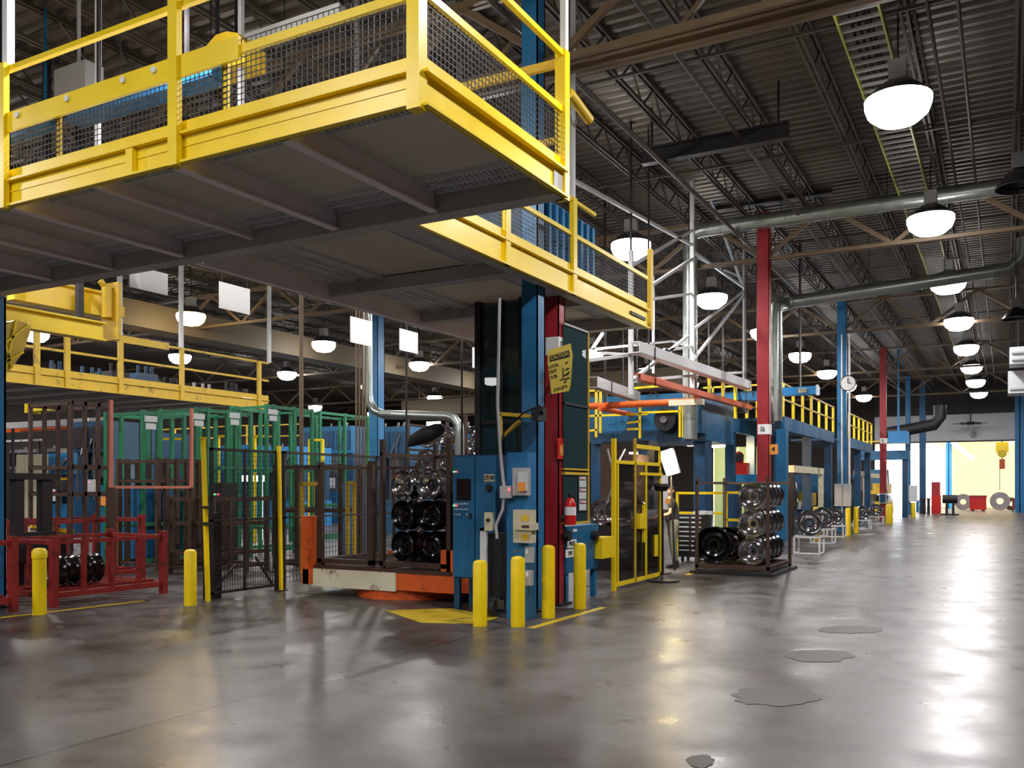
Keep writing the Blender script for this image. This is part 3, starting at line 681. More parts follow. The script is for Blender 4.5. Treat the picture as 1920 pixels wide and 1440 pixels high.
# grey-green pedestal station and trolley between cabinet and blue box
s = pbox(10.15, 900, 911, 990, 1052, .05); s2 = pbox(10.14, 908, 923, 961, 995, .06)
t = thing('operator_station', 'pale green-grey operator station on a bent post by the cabinet', 'control station', (s[0], s[2], 0))
part('stand', MB().box(s[0], s[1], s[2], s[3], 0, s[5]).box(s[0], s2[0]+.03, s[2], s[3], s[5]-.04, s[5]), M['ltgrey'], t)
b_ = part('station_box', MB().box(*s2), M['beige'], t)
q = onY(10.13, 915, 975); part('button', MB().lathe([(0, -.03), (.02, -.03), (.025, .01)], q, 'Y', 12), M['black'], b_)
s = pbox(10.3, 913, 938, 1000, 1135, .25)
t = thing('hand_trolley', 'black wheeled trolley unit between the cabinet and the blue box', 'trolley', (s[0], s[2], 0))
part('body', MB().box(s[0], s[1], s[2], s[3], .22, s[5]), M['black'], t)
part('wheel', MB().lathe([(0, -.03), (.12, -.03), (.12, .03), (0, .03)], ((s[0]+s[1])/2+.05, s[2]-.05, .12), 'X', 16), M['rubber'], t)
part('axle', MB().box(s[0]+.05, s[1], s[2]-.06, s[2]+.1, .1, .24), M['steel'], t)
# blue electrical box enclosure in front of the column
s = pbox(10.2, 950, 989, 848, 1156, .24); s = (s[0], s[1], s[2], s[3], 0, s[5])
be = thing('electrical_enclosure', 'tall narrow light blue enclosure fixed in front of the big blue column', 'enclosure', (s[0], s[2], 0))
part('enclosure_body', MB().box(*s), M['cblue'], be)
def onbox(px0, px1, py0, py1, dep): q = pbox(10.2-dep, px0, px1, py0, py1, dep); return q
q = onbox(961, 988, 877, 929, .10); b1 = part('disconnect_switch', MB().box(*q), M['grey'], be)
q = onbox(971, 987, 885, 920, .13); part('switch_cover', MB().box(q[0], q[1], q[2], q[2]+.03, q[4], q[5]), M['ltgrey'], b1)
q = onbox(971, 985, 904, 921, .135); part('warning_label', MB().box(q[0], q[1], q[2], q[2]+.005, q[4], q[5]), M['signo'], b1)
q = onbox(962, 997, 956, 1018, .12); q2 = onbox(964, 999, 981, 994, .16)
b2 = part('meter_box', MB().box(*q), M['beige'], be, label='cream ribbed meter box')
for yy in (966, 1001):
    k = onbox(977, 991, yy, yy+11, .125); part('window', MB().box(k[0], k[1], k[2], k[2]+.006, k[4], k[5]), M['yellow_old'], b2)
part('band', MB().box(*q2), M['beige'], b2)
k = onbox(978, 992, 985, 990, .162); part('name_plate', MB().box(k[0], k[1], k[2], k[2]+.004, k[4], k[5]), M['brown'], b2)
q = onbox(984, 997, 1026, 1055, .08); b3 = part('junction_box', MB().box(*q), M['grey'], be); k = onbox(986, 990, 1030, 1038, .085); part('tag', MB().box(k[0], k[1], k[2], k[2]+.004, k[4], k[5]), M['paper'], b3)
q = onbox(984, 995, 1070, 1098, .08); b3 = part('junction_box', MB().box(*q), M['grey'], be); k = onbox(986, 990, 1073, 1081, .085); part('tag', MB().box(k[0], k[1], k[2], k[2]+.004, k[4], k[5]), M['paper'], b3)
q = onbox(937, 957, 911, 934, .12); b3 = part('relay_box', MB().box(*q), M['grey'], be); k = onbox(953, 957, 916, 920, .125)
part('indicator_lamp', MB().lathe([(0, -.02), (.012, -.01), (.012, .01)], ((k[0]+k[1])/2, k[2], (k[4]+k[5])/2), 'Y', 8), M['lrd'], b3)
cd = MB(); a = onY(10.12, 945, 912); b = onY(10.12, 938, 850); c_ = onY(10.12, 933, 760); cd.sweep([a, b, c_, c_+Vector((0, .05, 1.4))], .022, 8)
a = onY(10.12, 945, 934); cd.sweep([a, a+Vector((-.02, 0, -.15)), onY(10.12, 930, 985), onY(10.12, 932, 1010)], .02, 8); part('conduit', cd, M['grey'], be)
# dark glazed booth left of the blue column
s = pbox(11.6, 893, 982, 590, 1060, .08)
t = thing('dark_screen_booth', 'tall dark framed glazed screen left of the big blue column', 'screen', (s[0], s[2], 0))
x0, x1 = s[0], s[1]; zt = ZB
part('frame', MB().box(x0, x0+.09, 11.55, 11.7, 0, zt).box(x1-.06, x1, 11.55, 11.7, 0, zt).box(x0+.42, x0+.47, 11.58, 11.66, 0, zt).box(x0, x1, 11.58, 11.66, 2.65, 2.72).box(x0, x1, 11.58, 11.66, 0, .1), M['black'], t)
part('glazing', MB().box(x0+.09, x1-.06, 11.61, 11.63, .1, zt-.05), M['glass'], t)
# olive booth right of the red column
xr = -5.62; a = onX(xr, 1058, 0).y; b = onX(xr, 1104, 0).y; zt = onX(xr, 1104, 622).z; zb = onX(xr, 1104, 980).z; zm = onX(xr, 1080, 758).z; zy = onX(xr, 1080, 888).z
t = thing('glazed_guard_panel', 'dark teal glazed guard panel right of the red column, yellow trim below', 'guard panel', (xr, a, zb))
part('glazing', MB().box(xr-.02, xr-.008, a, b, zb, zt), M['glass'], t)
part('mullion', MB().box(xr-.05, xr+.01, a, b, zm-.03, zm), M['black'], t); part('mullion', MB().box(xr-.05, xr+.01, a, b, zt-.03, zt), M['grey'], t)
m = MB().box(xr-.04, xr+.01, b-.025, b, zb, zt)
m.box(xr-.04, xr+.012, a, b, zb, zb+.03).box(xr-.04, xr+.012, a, b, zy-.02, zy+.02).box(xr-.04, xr+.012, a, b, zy+.05, zy+.075); part('trim', m, M['yellow_old'], t)
for i, (ya, yb) in enumerate(((893, 915), (915, 937), (937, 958))):
    y_a, y_b = onX(xr+.015, 1086, 0).y, onX(xr+.015, 1099, 0).y; za, zb_ = onX(xr, 1092, yb).z+.01, onX(xr, 1092, ya).z-.005
    sg = part('danger_sign', MB().box(xr+.012, xr+.018, y_a, y_b, za, zb_), M['signw'], t)
    part('header', MB().box(xr+.018, xr+.021, y_a+.01, y_b-.01, zb_-.055, zb_-.008), M['red'], sg)
    text('DANGER', .05, M['wtext'], sg, (xr+.021, (y_a+y_b)/2, zb_-.03), (0, 1, 0), (0, 0, 1), xs=1.0)
# fire extinguisher and its sign on the red column
p = onX(-5.52, 1069, 0); zt = onX(-5.52, 1069, 918).z; zb = onX(-5.52, 1069, 984).z; zh = zt-.12
fe = thing('fire_extinguisher', 'red fire extinguisher hung on the red column tagged 07', 'fire extinguisher', (-5.52, p.y, zb))
part('cylinder', MB().lathe([(0, zb), (.082, zb), (.085, zb+.03), (.085, zh-.1), (.06, zh-.03), (.03, zh), (0, zh)], (-5.52, p.y, 0), 'Z', 18), M['sred'], fe, True)
part('valve', MB().box(-5.54, -5.50, p.y-.02, p.y+.03, zh, zh+.05).bar((-5.52, p.y-.02, zh+.05), (-5.52, p.y+.11, zh+.10), .02).bar((-5.52, p.y-.02, zh+.04), (-5.52, p.y+.1, zh+.03), .015), M['black'], fe)
part('hose', MB().sweep([(-5.52, p.y+.03, zh+.04), (-5.49, p.y+.1, zh), (-5.48, p.y+.12, zh-.2), (-5.49, p.y+.1, zh-.35)], .012, 8), M['rubber'], fe)
part('label_sticker', MB().lathe([(.0865, zb+.14), (.0865, zb+.26)], (-5.52, p.y, 0), 'Z', 18), M['paper'], fe)
part('bracket', MB().box(-5.66, -5.56, p.y-.05, p.y-.02, zh-.3, zh-.26), M['steel'], fe)
s = (-5.655, -5.64, onX(-5.65, 1045, 0).y, onX(-5.65, 1062, 0).y, onX(-5.65, 1053, 861).z, onX(-5.65, 1053, 822).z)
t = single('extinguisher_sign', MB().box(*s), M['sred'], 'red fire extinguisher location sign on the red column', 'sign')
fm = M['wtext']; part('extinguisher_symbol', MB().box(s[1], s[1]+.003, s[2]+.09, s[3]-.09, s[4]+.05, s[5]-.12).box(s[1], s[1]+.003, s[2]+.12, s[3]-.07, s[5]-.11, s[5]-.08).bar((s[1]+.002, s[2]+.06, s[5]-.1), (s[1]+.002, s[2]+.06, s[5]-.22), .02), M['signo'], t)
# caution sign
SYD = 12.2
def sg(px, py): return atD(px, py, SYD)
ct = thing('caution_sign', 'tilted yellow CAUTION LOOK OUT FOR FORKLIFTS sign on the columns', 'sign', tuple(sg(1048, 740)))
pts = [sg(1027, 657), sg(1070, 644), sg(1074, 666), sg(1070, 722), sg(1067, 733), sg(1034, 739), sg(1027, 680)]
nrm = Vector((SA, -CA, 0))
part('board', MB().prism(pts, -nrm*.006), M['sign'], ct)
R = (sg(1070, 644)-sg(1027, 657)).normalized(); U = Vector((0, 0, 1)); U = (U-R*U.dot(R)).normalized(); N = R.cross(U)
b = part('heading_band', MB().prism([sg(1030, 668)+nrm*.002, sg(1067, 656.5)+nrm*.002, sg(1068, 662)+nrm*.002, sg(1068.5, 669)+nrm*.002, sg(1031, 678.5)+nrm*.002], nrm*.003), M['text'], ct)
text('CAUTION', .072, M['sign'], b, sg(1049, 667.8)+nrm*.006, R, U, xs=.78)
for tx, px, py, s_ in (('LOOK', 1038.5, 686, .06), ('OUT', 1037, 696.5, .06), ('FOR', 1039, 706.5, .06), ('FORKLIFTS', 1051, 728, .055)):
    text(tx, s_, M['text'], ct, sg(px, py)+nrm*.003, R, U, xs=.85 if len(tx) < 6 else .72)
def ps(pp, w_): 
    m = MB()
    for a_, b_ in zip(pp, pp[1:]): m.bar(sg(*a_)+nrm*.005, sg(*b_)+nrm*.005, .014, .003, up=nrm)
    return m
sy = ps([(1056, 690), (1056, 711), (1050, 713)], 1); 
for a_, b_ in (((1058, 712), (1068, 708)), ((1060, 694), (1067, 690)), ((1062, 702), (1068, 697)), ((1061, 682), (1064, 678)), ((1058, 704), (1066, 701))): sy.bar(sg(*a_)+nrm*.005, sg(*b_)+nrm*.005, .02, .003, up=nrm)
sy.prism([sg(1057, 716), sg(1062, 714), sg(1062, 717), sg(1057, 718)], nrm*.006)
part('forklift_symbol', sy, M['text'], ct)
part('mounting_bracket', MB().bar(sg(1045, 690)-nrm*.01, sg(1045, 690)-nrm*.75, .03).bar(sg(1034, 735)-nrm*.01, sg(1034, 735)-nrm*.7, .02), M['black'], ct)
# yellow bracket with reel/arm left of column
a = onY(10.9, 938, 776); b = onY(10.9, 1015, 782); c_ = onY(10.9, 938, 822)
t = thing('jib_bracket', 'yellow angle bracket with a black cable reel head on the blue column', 'bracket', tuple(b))
part('arm', MB().bar(a, b, .05).bar(a, c_, .05).bar(c_, onY(10.9, 975, 790), .05), M['yellow_old'], t)
part('reel_head', MB().lathe([(0, -.06), (.05, -.06), (.06, 0), (.05, .06), (0, .06)], onY(10.82, 1013, 770), 'X', 14).box(b.x-.05, b.x+.05, 10.7, 10.95, b.z-.06, b.z+.08), M['black'], t)
part('cable', MB().sweep([onY(10.8, 1013, 760), onY(10.8, 980, 775), onY(10.8, 945, 810), onY(10.8, 936, 850)], .014, 8), M['rubber'], t)

# blue bench, yellow box
s = sbox(-5.62, 1063, 1122, 985, 1076, .7); zt = s[5]
bt = thing('machine_bench', 'blue machine bench with labels right of the red column', 'machine', (s[0], s[2], 0))
part('bench_body', MB().box(s[0], s[1], s[2], s[3], s[4]+.05, zt), M['blue'], bt)
for yy in (s[2]+.06, s[3]-.06):
    for xx in (s[0]+.06, s[1]-.06): part('leg', MB().box(xx-.04, xx+.04, yy-.04, yy+.04, 0, s[4]+.05), M['cblue'], bt)
for px0, px1, ya, yb, tx in ((1064, 1081, 1012, 1027, 'PRESS'), (1061, 1077, 1030, 1045, 'R90')):
    k = sbox(-5.61, px0, px1, ya, yb, .006); pl_ = part('paper_label', MB().box(*k), M['paper'], bt); text(tx, .09, M['text'], pl_, (k[1], (k[2]+k[3])/2, (k[4]+k[5])/2), (0, 1, 0), (0, 0, 1), xs=.9)
for px, py in ((1061, 1005), (1113, 1003)):
    q = onX(-5.6, px, py); part('pressure_gauge', MB().lathe([(0, .07), (.07, .07), (.08, 0), (.05, -.05)], q, 'X', 14), M['black'], bt)
k = sbox(-5.61, 1075, 1082, 992, 997, .006); part('name_plate', MB().box(*k), M['paper'], bt)
a = onY(12.9, 1104, 1047); b = onY(12.9, 1129, 1012); e = onX(b.x, 1153, 1000)
t = single('guard_box', MB().box(a.x, b.x, 12.9, e.y, a.z, b.z+.03), M['yellow'], 'yellow sheet metal box fixed beside the yellow gate post', 'box')
part('box_bracket', MB().box(a.x-.12, a.x, 13.0, 13.1, a.z+.1, a.z+.2), M['yellow'], t)
# yellow framed gate
GX = -5.66
def gy(px): return onX(GX, px, 0).y
def gz_(px, py): return onX(GX, px, py).z
ztop = gz_(1150, 822); zd = gz_(1160, 865); zr = gz_(1237, 838); zd2 = gz_(1237, 866)
t = thing('machine_gate', 'tall yellow framed smoked guard gate before the rim machine', 'gate', (GX, gy(1150), 0))
part('post', MB().box(GX-.03, GX+.03, gy(1147)+.05, gy(1153), 0, ztop), M['yellow'], t)
part('post', MB().box(GX-.02, GX+.02, gy(1190)-.02, gy(1190)+.03, .05, zr+.1), M['yellow_old'], t)
part('post', MB().box(GX-.02, GX+.02, gy(1236), gy(1238), 0, zr), M['yellow'], t)
part('frame', MB().box(GX-.02, GX+.02, gy(1153), gy(1238), zd-.04, zd+.02).box(GX-.02, GX+.02, gy(1190), gy(1238), zr-.07, zr).box(GX-.02, GX+.02, gy(1153), gy(1238), .06, .13).box(GX-.012, GX+.012, gy(1157), gy(1158)+.03, .06, zd), M['yellow'], t)
part('sliding_door', MB().box(GX+.02, GX+.04, gy(1208)-.02, gy(1208)+.04, .08, zd).box(GX+.02, GX+.05, gy(1196), gy(1238), zd-.22, zd-.17), M['yellow'], t)
k = sbox(GX+.08, 1200, 1212, 963, 991, .06); part('lock_box', MB().box(*k).box(GX+.02, GX+.06, k[3]-.06, k[3], k[4]-.25, k[5]+.15), M['yellow'], t)
part('glazing', MB().box(GX-.008, GX, gy(1156), gy(1237), .12, zd), M['smoke'], t)
k = sbox(GX+.03, 1228, 1234, 1003, 1043, .02); part('warning_plate', MB().box(*k), M['yellow'], t)

# ================================================================== WHEEL RIMS
def make_rim(mt, name, label, r=.26, w_=.22):
    t = thing(name, label, 'wheel rim', (0, 0, 0))
    h = w_/2; pr = [(r, -h), (r*.985, -h+.008), (r*.93, -h+.03), (r*.90, -h+.05), (r*.80, -h+.08), (r*.80, .0), (r*.88, h-.05), (r*.93, h-.03), (r*.985, h-.008), (r, h)]
    inn = [(q-.008, y) for q, y in pr[::-1]]
    part('barrel', MB().lathe(pr+inn, (0, 0, r), 'Y', 40, closed=True), mt, t, True)
    dk_ = MB().lathe([(r*.79, .0), (r*.74, -.03), (r*.62, -.045), (r*.45, -.02), (r*.38, .01), (r*.22, .01), (r*.22, .03)], (0, 0, r), 'Y', 40)
    d = part('disc', dk_, mt, t, True)
    bh = MB()
    for k in range(8):
        a_ = 2*pi*k/8; bh.lathe([(0, -.035), (r*.05, -.034), (r*.05, -.02)], (cos(a_)*r*.55, -.012, r+sin(a_)*r*.55), 'Y', 8)
    part('bolt_holes', bh, M['black'], d)
    return t
RW = {}
for nm, mt in (('bright', 'chrome'), ('dark', 'dchrome')): RW[nm] = [make_rim(M[mt], 'wheel_rim', 'x'), False]
def rim(kind, loc, lab, rotz=0, grp=None, sc=1.0, rot=None):
    pr, used = RW[kind]
    if not used: RW[kind][1] = True; o = pr; o.location = loc; o.rotation_euler = rot or (0, 0, rotz); o['label'] = lab
    else: o = dup(pr, loc, rotz, lab, None, rot)
    if grp: o['group'] = grp
    elif 'group' in o: del o['group']
    o.scale = (sc, sc, sc); return o
rowsn = ['bottom', 'middle', 'top']
ordw = ['first', 'second', 'third', 'fourth', 'fifth']
def cage(name, lab, x0, x1, y0, y1, z1, m_, posts=None, z0=0.0, dk=.12, t_=.06, rails=(), extra=0):
    t = thing(name, lab, 'rack', ((x0+x1)/2, (y0+y1)/2, z0))
    for xx in (x0+t_/2, x1-t_/2):
        for yy in (y0+t_/2, y1-t_/2): part('post', MB().box(xx-t_/2, xx+t_/2, yy-t_/2, yy+t_/2, z0, z1), M[m_], t)
    for k in range(extra):
        xx = x0+(x1-x0)*(k+1)/(extra+1); part('upright', MB().box(xx-.02, xx+.02, y1-.05, y1-.01, z0+dk, z1-.1), M[m_], t)
    b = MB().box(x0, x1, y0, y0+t_, z0+dk, z0+dk+.07).box(x0, x1, y1-t_, y1, z0+dk, z0+dk+.07).box(x0, x0+t_, y0, y1, z0+dk, z0+dk+.07).box(x1-t_, x1, y0, y1, z0+dk, z0+dk+.07)
    y = y0+.2
    while y < y1-.1: b.box(x0, x1, y, y+.05, z0+dk+.02, z0+dk+.06); y += .3
    part('base_frame', b, M[m_], t)
    for zz in rails: part('rail', MB().box(x0, x1, y1-.045, y1-.015, zz, zz+.05).box(x0+.01, x0+.05, y0, y1, zz, zz+.05), M[m_], t)
    return t
# rack of bright rims by the aisle
cage('rim_rack', 'dark steel rack holding stacked bright wheel rims beside the aisle', -5.40, -3.95, 17.35, 19.4, 1.92, 'brown', rails=(1.78,), extra=2)
part('skid', MB().box(-5.5, -3.85, 17.3, 19.5, .0, .06), M['black'], [o for o in COL.objects if o.name.startswith('rim_rack')][0])
for r in range(3):
    for k in range(5):
        if k > 3 and r == 0: pass
        rim('bright', (-4.33, 17.66+k*.37, .20+r*.535), 'bright wheel rim in the aisle rack, %s row, %s from the front' % (rowsn[r], ordw[k]), sc=1.02)
rim('dark', (-5.10, 17.60, .20), 'big oily dark wheel rim at the lower left in the aisle rack, front one', rotz=.12, sc=1.4)
rim('dark', (-4.98, 18.25, .20), 'big dark wheel rim at the lower left in the aisle rack, rear one', rotz=-.1, sc=1.35)
p = G(1383, 1030); rim('bright', (p.x, p.y+.8, 0), 'wheel rim standing on the floor behind the aisle rack', rotz=.3, sc=1.3)

# ================================================================== LEFT: FENCE, TILT TABLE, RACKS
FX = -10.55
def fy(px): return onX(FX, px, 0).y
t = thing('wire_gate', 'black wire mesh fence gate between the two slim yellow poles', 'fence', (FX, fy(392), 0))
z1 = onX(FX, 450, 842).z; zm = onX(FX, 450, 973).z
part('gate_frame', MB().box(FX-.02, FX+.02, fy(394), fy(525), z1-.04, z1).box(FX-.02, FX+.02, fy(394), fy(525), zm-.03, zm+.01).box(FX-.02, FX+.02, fy(394), fy(525), .08, .12).box(FX-.02, FX+.02, fy(394), fy(394)+.05, .0, z1).box(FX-.02, FX+.02, fy(458), fy(458)+.03, .08, z1).box(FX-.03, FX+.03, fy(517), fy(522), 0, z1), M['black'], t)
a, b = fy(395), fy(520)
part('mesh_panel', MB().grid((FX, a, .12), (0, b-a, 0), (0, 0, z1-.16), 26, 30, .006), M['black'], t)
part('brace', MB().bar((FX, a, .1), (FX, a+.5, .5), .03), M['black'], t); part('brace', MB().bar((FX, b-.1, .1), (FX, b-.5, .6), .03), M['black'], t)
a, b = fy(530), fy(840)
t = thing('wire_fence', 'black wire fence running behind the orange turntable', 'fence', (FX, a, 0))
part('fence_frame', MB().box(FX-.02, FX+.02, a, b, z1-.04, z1).box(FX-.02, FX+.02, a, b, zm-.02, zm+.01).box(FX-.02, FX+.02, a, a+.05, 0, z1).box(FX-.02, FX+.02, (a+b)/2, (a+b)/2+.05, 0, z1).box(FX-.02, FX+.02, b-.05, b, 0, z1), M['black'], t)
part('mesh_panel', MB().grid((FX, a, .12), (0, b-a, 0), (0, 0, z1-.16), 60, 24, .006), M['black'], t)
a = onX(-10.5, 390, 1127); t = thing('guard_pole', 'slim leaning yellow pole at the left side of the wire gate', 'pole', (-10.5, a.y, 0))
top = onX(-10.5, 381, 822); part('pole', MB().bar((-10.5, a.y, 0), top, .055), M['yellow'], t); part('cap', MB().box(top.x-.03, top.x+.03, top.y-.05, top.y+.05, top.z, top.z+.02), M['yellow'], t)
part('clamp', MB().box(-10.55, -10.42, a.y-.1, a.y+.05, 1.15, 1.19).box(-10.55, -10.42, a.y-.1, a.y+.05, 1.4, 1.43), M['black'], t)
a = onX(-10.5, 527, 1105); t = thing('guard_pole', 'slim upright yellow pole at the right side of the wire gate', 'pole', (-10.5, a.y, 0))
top = onX(-10.5, 523, 836); part('pole', MB().bar((-10.5, a.y, 0), top, .05), M['yellow'], t); part('foot', MB().box(-10.58, -10.42, a.y-.08, a.y+.08, 0, .015), M['black'], t)
a = onX(-10.2, 370, 0); single('shock_post', MB().box(-10.75, -10.62, a.y+.6, a.y+.85, 0, 1.32), M['black'], 'dark post box behind the lone bollard at left', 'post')
# turntable
tt = thing('turntable', 'orange turntable with a worn cream front panel carrying the dark racks', 'turntable', (-8.45, 11.9, 0))
part('plinth', MB().lathe([(0, 0), (.95, 0), (.95, .16), (0, .16)], (-8.35, 11.95, 0), 'Z', 32), M['orange'], tt)
part('deck_frame', MB().box(-9.9, -7.0, 11.0, 12.9, .16, .40), M['orange'], tt)
s = pbox(10.985, 588, 742, 1079, 1112, .02); part('front_panel', MB().box(s[0], s[1], 10.97, 11.0, .14, .42), M['cream'], tt, label='worn cream front panel')
part('deck_plate', MB().box(-9.75, -7.15, 11.1, 12.8, .40, .46), M['brown'], tt)
part('side_upright', MB().box(-9.93, -9.78, 11.0, 11.2, .16, 1.25), M['orange'], tt)
part('side_housing', MB().box(-7.35, -6.85, 11.15, 12.8, .16, .78), M['orange'], tt)
for x_ in (-9.2, -8.0): part('stop_block', MB().box(x_-.2, x_+.2, 12.6, 12.8, .46, .62), M['orange'], tt)
cage('transfer_rack', 'empty dark steel rack standing on the left half of the orange turntable', -9.72, -8.62, 11.15, 12.5, 2.12, 'brown', z0=.46, dk=.04, t_=.08, rails=(2.02,), extra=1)
cage('transfer_rack', 'dark steel rack full of oily rims on the right half of the turntable', -8.48, -7.18, 11.15, 12.7, 2.45, 'brown', z0=.46, dk=.04, t_=.07, rails=(2.2,), extra=1)
for r in range(3):
    for c_ in range(3):
        for k in range(3 if r == 2 else 2):
            X = -8.16+c_*.475; rim('dark' if k == 0 and r < 2 else 'bright', (X-(.0), 11.42+k*.30, .57+r*.475), 'oily wheel rim on the turntable rack, %s row, %s column, %s from front' % (rowsn[r], ['left', 'middle', 'right'][c_], ordw[k]), sc=.9, rotz=.12*(c_-1))
# upper heap of rims behind
cage('rim_rack', 'tall dark rack behind the curved steel pipe, piled with bright rims', -12.6, -10.9, 17.6, 19.4, 3.4, 'brown', dk=1.9, t_=.07, rails=(2.6, 3.2))
hi = 0
for r in range(2):
    for c_ in range(3):
        rim('bright', (-12.25+c_*.52, 18.0+.1*c_, 2.14+r*.53), 'bright rim in the pile behind the curved pipe, %s row, %s' % (['lower', 'upper'][r], ['left', 'middle', 'right'][c_]), rotz=.5-.3*c_, sc=.98)
p = onY(16.8, 812, 820)
# tapered black hose bundle before the heap
single('dust_sock', MB().sweep([onY(16.4, 764, 836), onY(16.4, 775, 826), onY(16.4, 800, 815), onY(16.4, 820, 806), onY(16.4, 830, 802), onY(16.4, 834, 801)], [.03, .14, .18, .15, .1, .02], 16), M['cloth'], 'dark bulging cloth sock hanging before the pile of bright rims', 'sock', smooth=True)
# red racks with big rims
def redrack(x0, x1, y0, y1, z1, lab, n):
    t = thing('low_rack', lab, 'rack', (x0, y0, 0)); ys = [y0+(y1-y0)*k/(n-1) for k in range(n)]
    for i, y in enumerate(ys):
        big = i in (0, n-1)
        for xx in (x0, x1): part('post', MB().box(xx-.05 if big else xx-.03, xx+.05 if big else xx+.03, y-.05 if big else y-.03, y+.05 if big else y+.03, 0 if big else .2, z1+(.06 if big else 0)), M['rred'], t)
    m = MB()
    for xx in (x0, x1): m.box(xx-.03, xx+.03, y0, y1, .12, .2).box(xx-.025, xx+.025, y0, y1, z1-.06, z1)
    for y in (y0, y1): m.box(x0, x1, y-.03, y+.03, .12, .2).box(x0, x1, y-.03, y+.03, z1-.06, z1)
    for k in range(4): xx = x0+(x1-x0)*(k+1)/5; m.box(xx-.03, xx+.03, y0, y1, .18, .23)
    part('frame', m, M['rred'], t)
redrack(-13.2, -11.9, 8.05, 9.95, .95, 'dark red low rack behind the capped bollard, holding a drum of rims', 5)
redrack(-13.2, -11.9, 5.9, 7.45, .98, 'dark red low rack cut by the left edge of the view', 4)
redrack(-15.4, -14.1, 9.0, 11.3, 1.15, 'dark red low rack farther back behind the nearer red rack', 5)
for k in range(4): rim('dark', (-12.4-.0, 8.35+.21*k, .23), 'dark wheel rim in the red rack behind the capped bollard, %s from left' % ordw[k], rotz=0, sc=.9)
for k in range(3): rim('dark', (-12.4, 6.5+.21*k, .23), 'dark wheel rim in the red rack at the view edge, %s from left' % ordw[k], sc=.9)
# ================================================================== DUCTS AND PIPES
def duct(pts, r, lab, m='galv', ring=.5, name='round_duct', n=20, hang=None):
    t = thing(name, lab, 'duct' if 'duct' in name else 'pipe', tuple(pts[0]))
    part('duct_run', MB().sweep(pts, r, n), M[m], t, True)
    rm = MB(); k = 0
    for a, b in zip(pts, pts[1:]):
        a, b = Vector(a), Vector(b); L = (b-a).length; d = (b-a).normalized(); s = ring
        while s < L: rm.sweep([a+d*(s-.015), a+d*(s+.015)], r+.012, n); s += ring
    if rm.v: part('seams', rm, M[m], t, True)
    if hang:
        hm = MB()
        for h in hang: hm.box(h[0]-.01, h[0]+.01, h[1]-.01, h[1]+.01, h[2], ZR+.03)
        part('hanger', hm, M['black'], t)
    return t
a = onY(23.3, 1294, 760); z1 = onY(23.3, 1310, 432).z; b = onY(23.3, 1900, 345)
duct([(a.x, 23.3, a.z-.9), (a.x, 23.3, z1-.3), (a.x+.08, 23.3, z1-.08), (a.x+.3, 23.3, z1), (b.x, 23.3, z1)], .19, 'long galvanised round duct crossing under the roof, dropping by the white lattice', ring=.55, hang=[(-5, 23.3, z1), (-2.5, 23.3, z1)])
a = onX(-6.0, 1455, 790); e = onX(-6.0, 1455, 590); f = onX(-6.0, 1462, 575); q = onY(f.y+.3, 1890, 505); 
duct([a, e, e+Vector((.02, 0, .22)), f+Vector((.3, .1, .12)), (q.x, q.y, q.z), (q.x+.35, q.y, q.z+.25), (q.x+.4, q.y, q.z+.8)], .19, 'second galvanised round duct with an elbow, right of red column 06', ring=.6, hang=[(-3.5, f.y+.3, 7.4), (-1.5, f.y+.3, 7.5)])
single('duct_control_box', MB().box(a.x-.5, a.x-.1, a.y-.2, a.y+.2, a.z-.05, a.z+.55).box(a.x-.1, a.x-.02, a.y-.1, a.y+.1, a.z+.1, a.z+.3), M['grey'], 'grey box at the foot of the second duct beside red column 06', 'box')
a = onY(60, 1758, 770)
duct([onY(60, 1762, 760), onY(60, 1762, 782), onY(60, 1752, 796), onY(60, 1700, 806), onY(60, 1655, 812)], .36, 'dark bent round duct far down the aisle by the white wall', m='black', ring=5, hang=[(a.x, 60, a.z)])
P0 = onX(-13, 691, 580)
Yp = 16.2
pp = [onY(Yp, 690, 540), onY(Yp, 690, 735), onY(Yp, 693, 755), onY(Yp, 702, 770), onY(Yp, 718, 777), onY(Yp, 840, 781), onY(Yp, 852, 785), onY(Yp, 860, 797), onY(Yp, 862, 815), onY(Yp, 862, 1000)]
duct(pp, .10, 'curved steel pipe bending past the pile of bright rims', name='bent_pipe', ring=4, hang=[(pp[0].x, Yp, pp[0].z)])
Yc = 15.6
for i, px in enumerate((668, 674, 680, 685)):
    q = onY(Yc, px, 600); t = onY(Yc, px, 1040)
    single('conduit', MB().tube((q.x, Yc, 0), (q.x, Yc, ZR+.03), .022, 8), M['rooftan'], 'thin vertical conduit in the bundle left of the blue column, %s from left' % ordw[i], 'conduit')
q = onX(-13.2, 565, 600); single('drop_pipe', MB().tube((q.x, q.y, 1.0), (q.x, q.y, ZR+.03), .045, 10).box(q.x-.05, q.x+.05, q.y-.05, q.y+.05, 0, 1.0), M['rooftan'], 'tan drop pipe standing alone left of the conduit bundle', 'pipe')
for px, yt, X, lab in ((762, 600, -10.2, 'dark slim rod left of the dark screen, the left one'), (866, 600, -9.0, 'dark slim rod left of the dark screen, the right one')):
    q = onX(X, px, 700); single('hanging_rod', MB().tube((q.x, q.y, 1.2 if px == 762 else 2.2), (q.x, q.y, ZR+.03), .02, 8).box(q.x-.03, q.x+.03, q.y-.03, q.y+.03, 0, .01), M['black'], lab, 'rod')
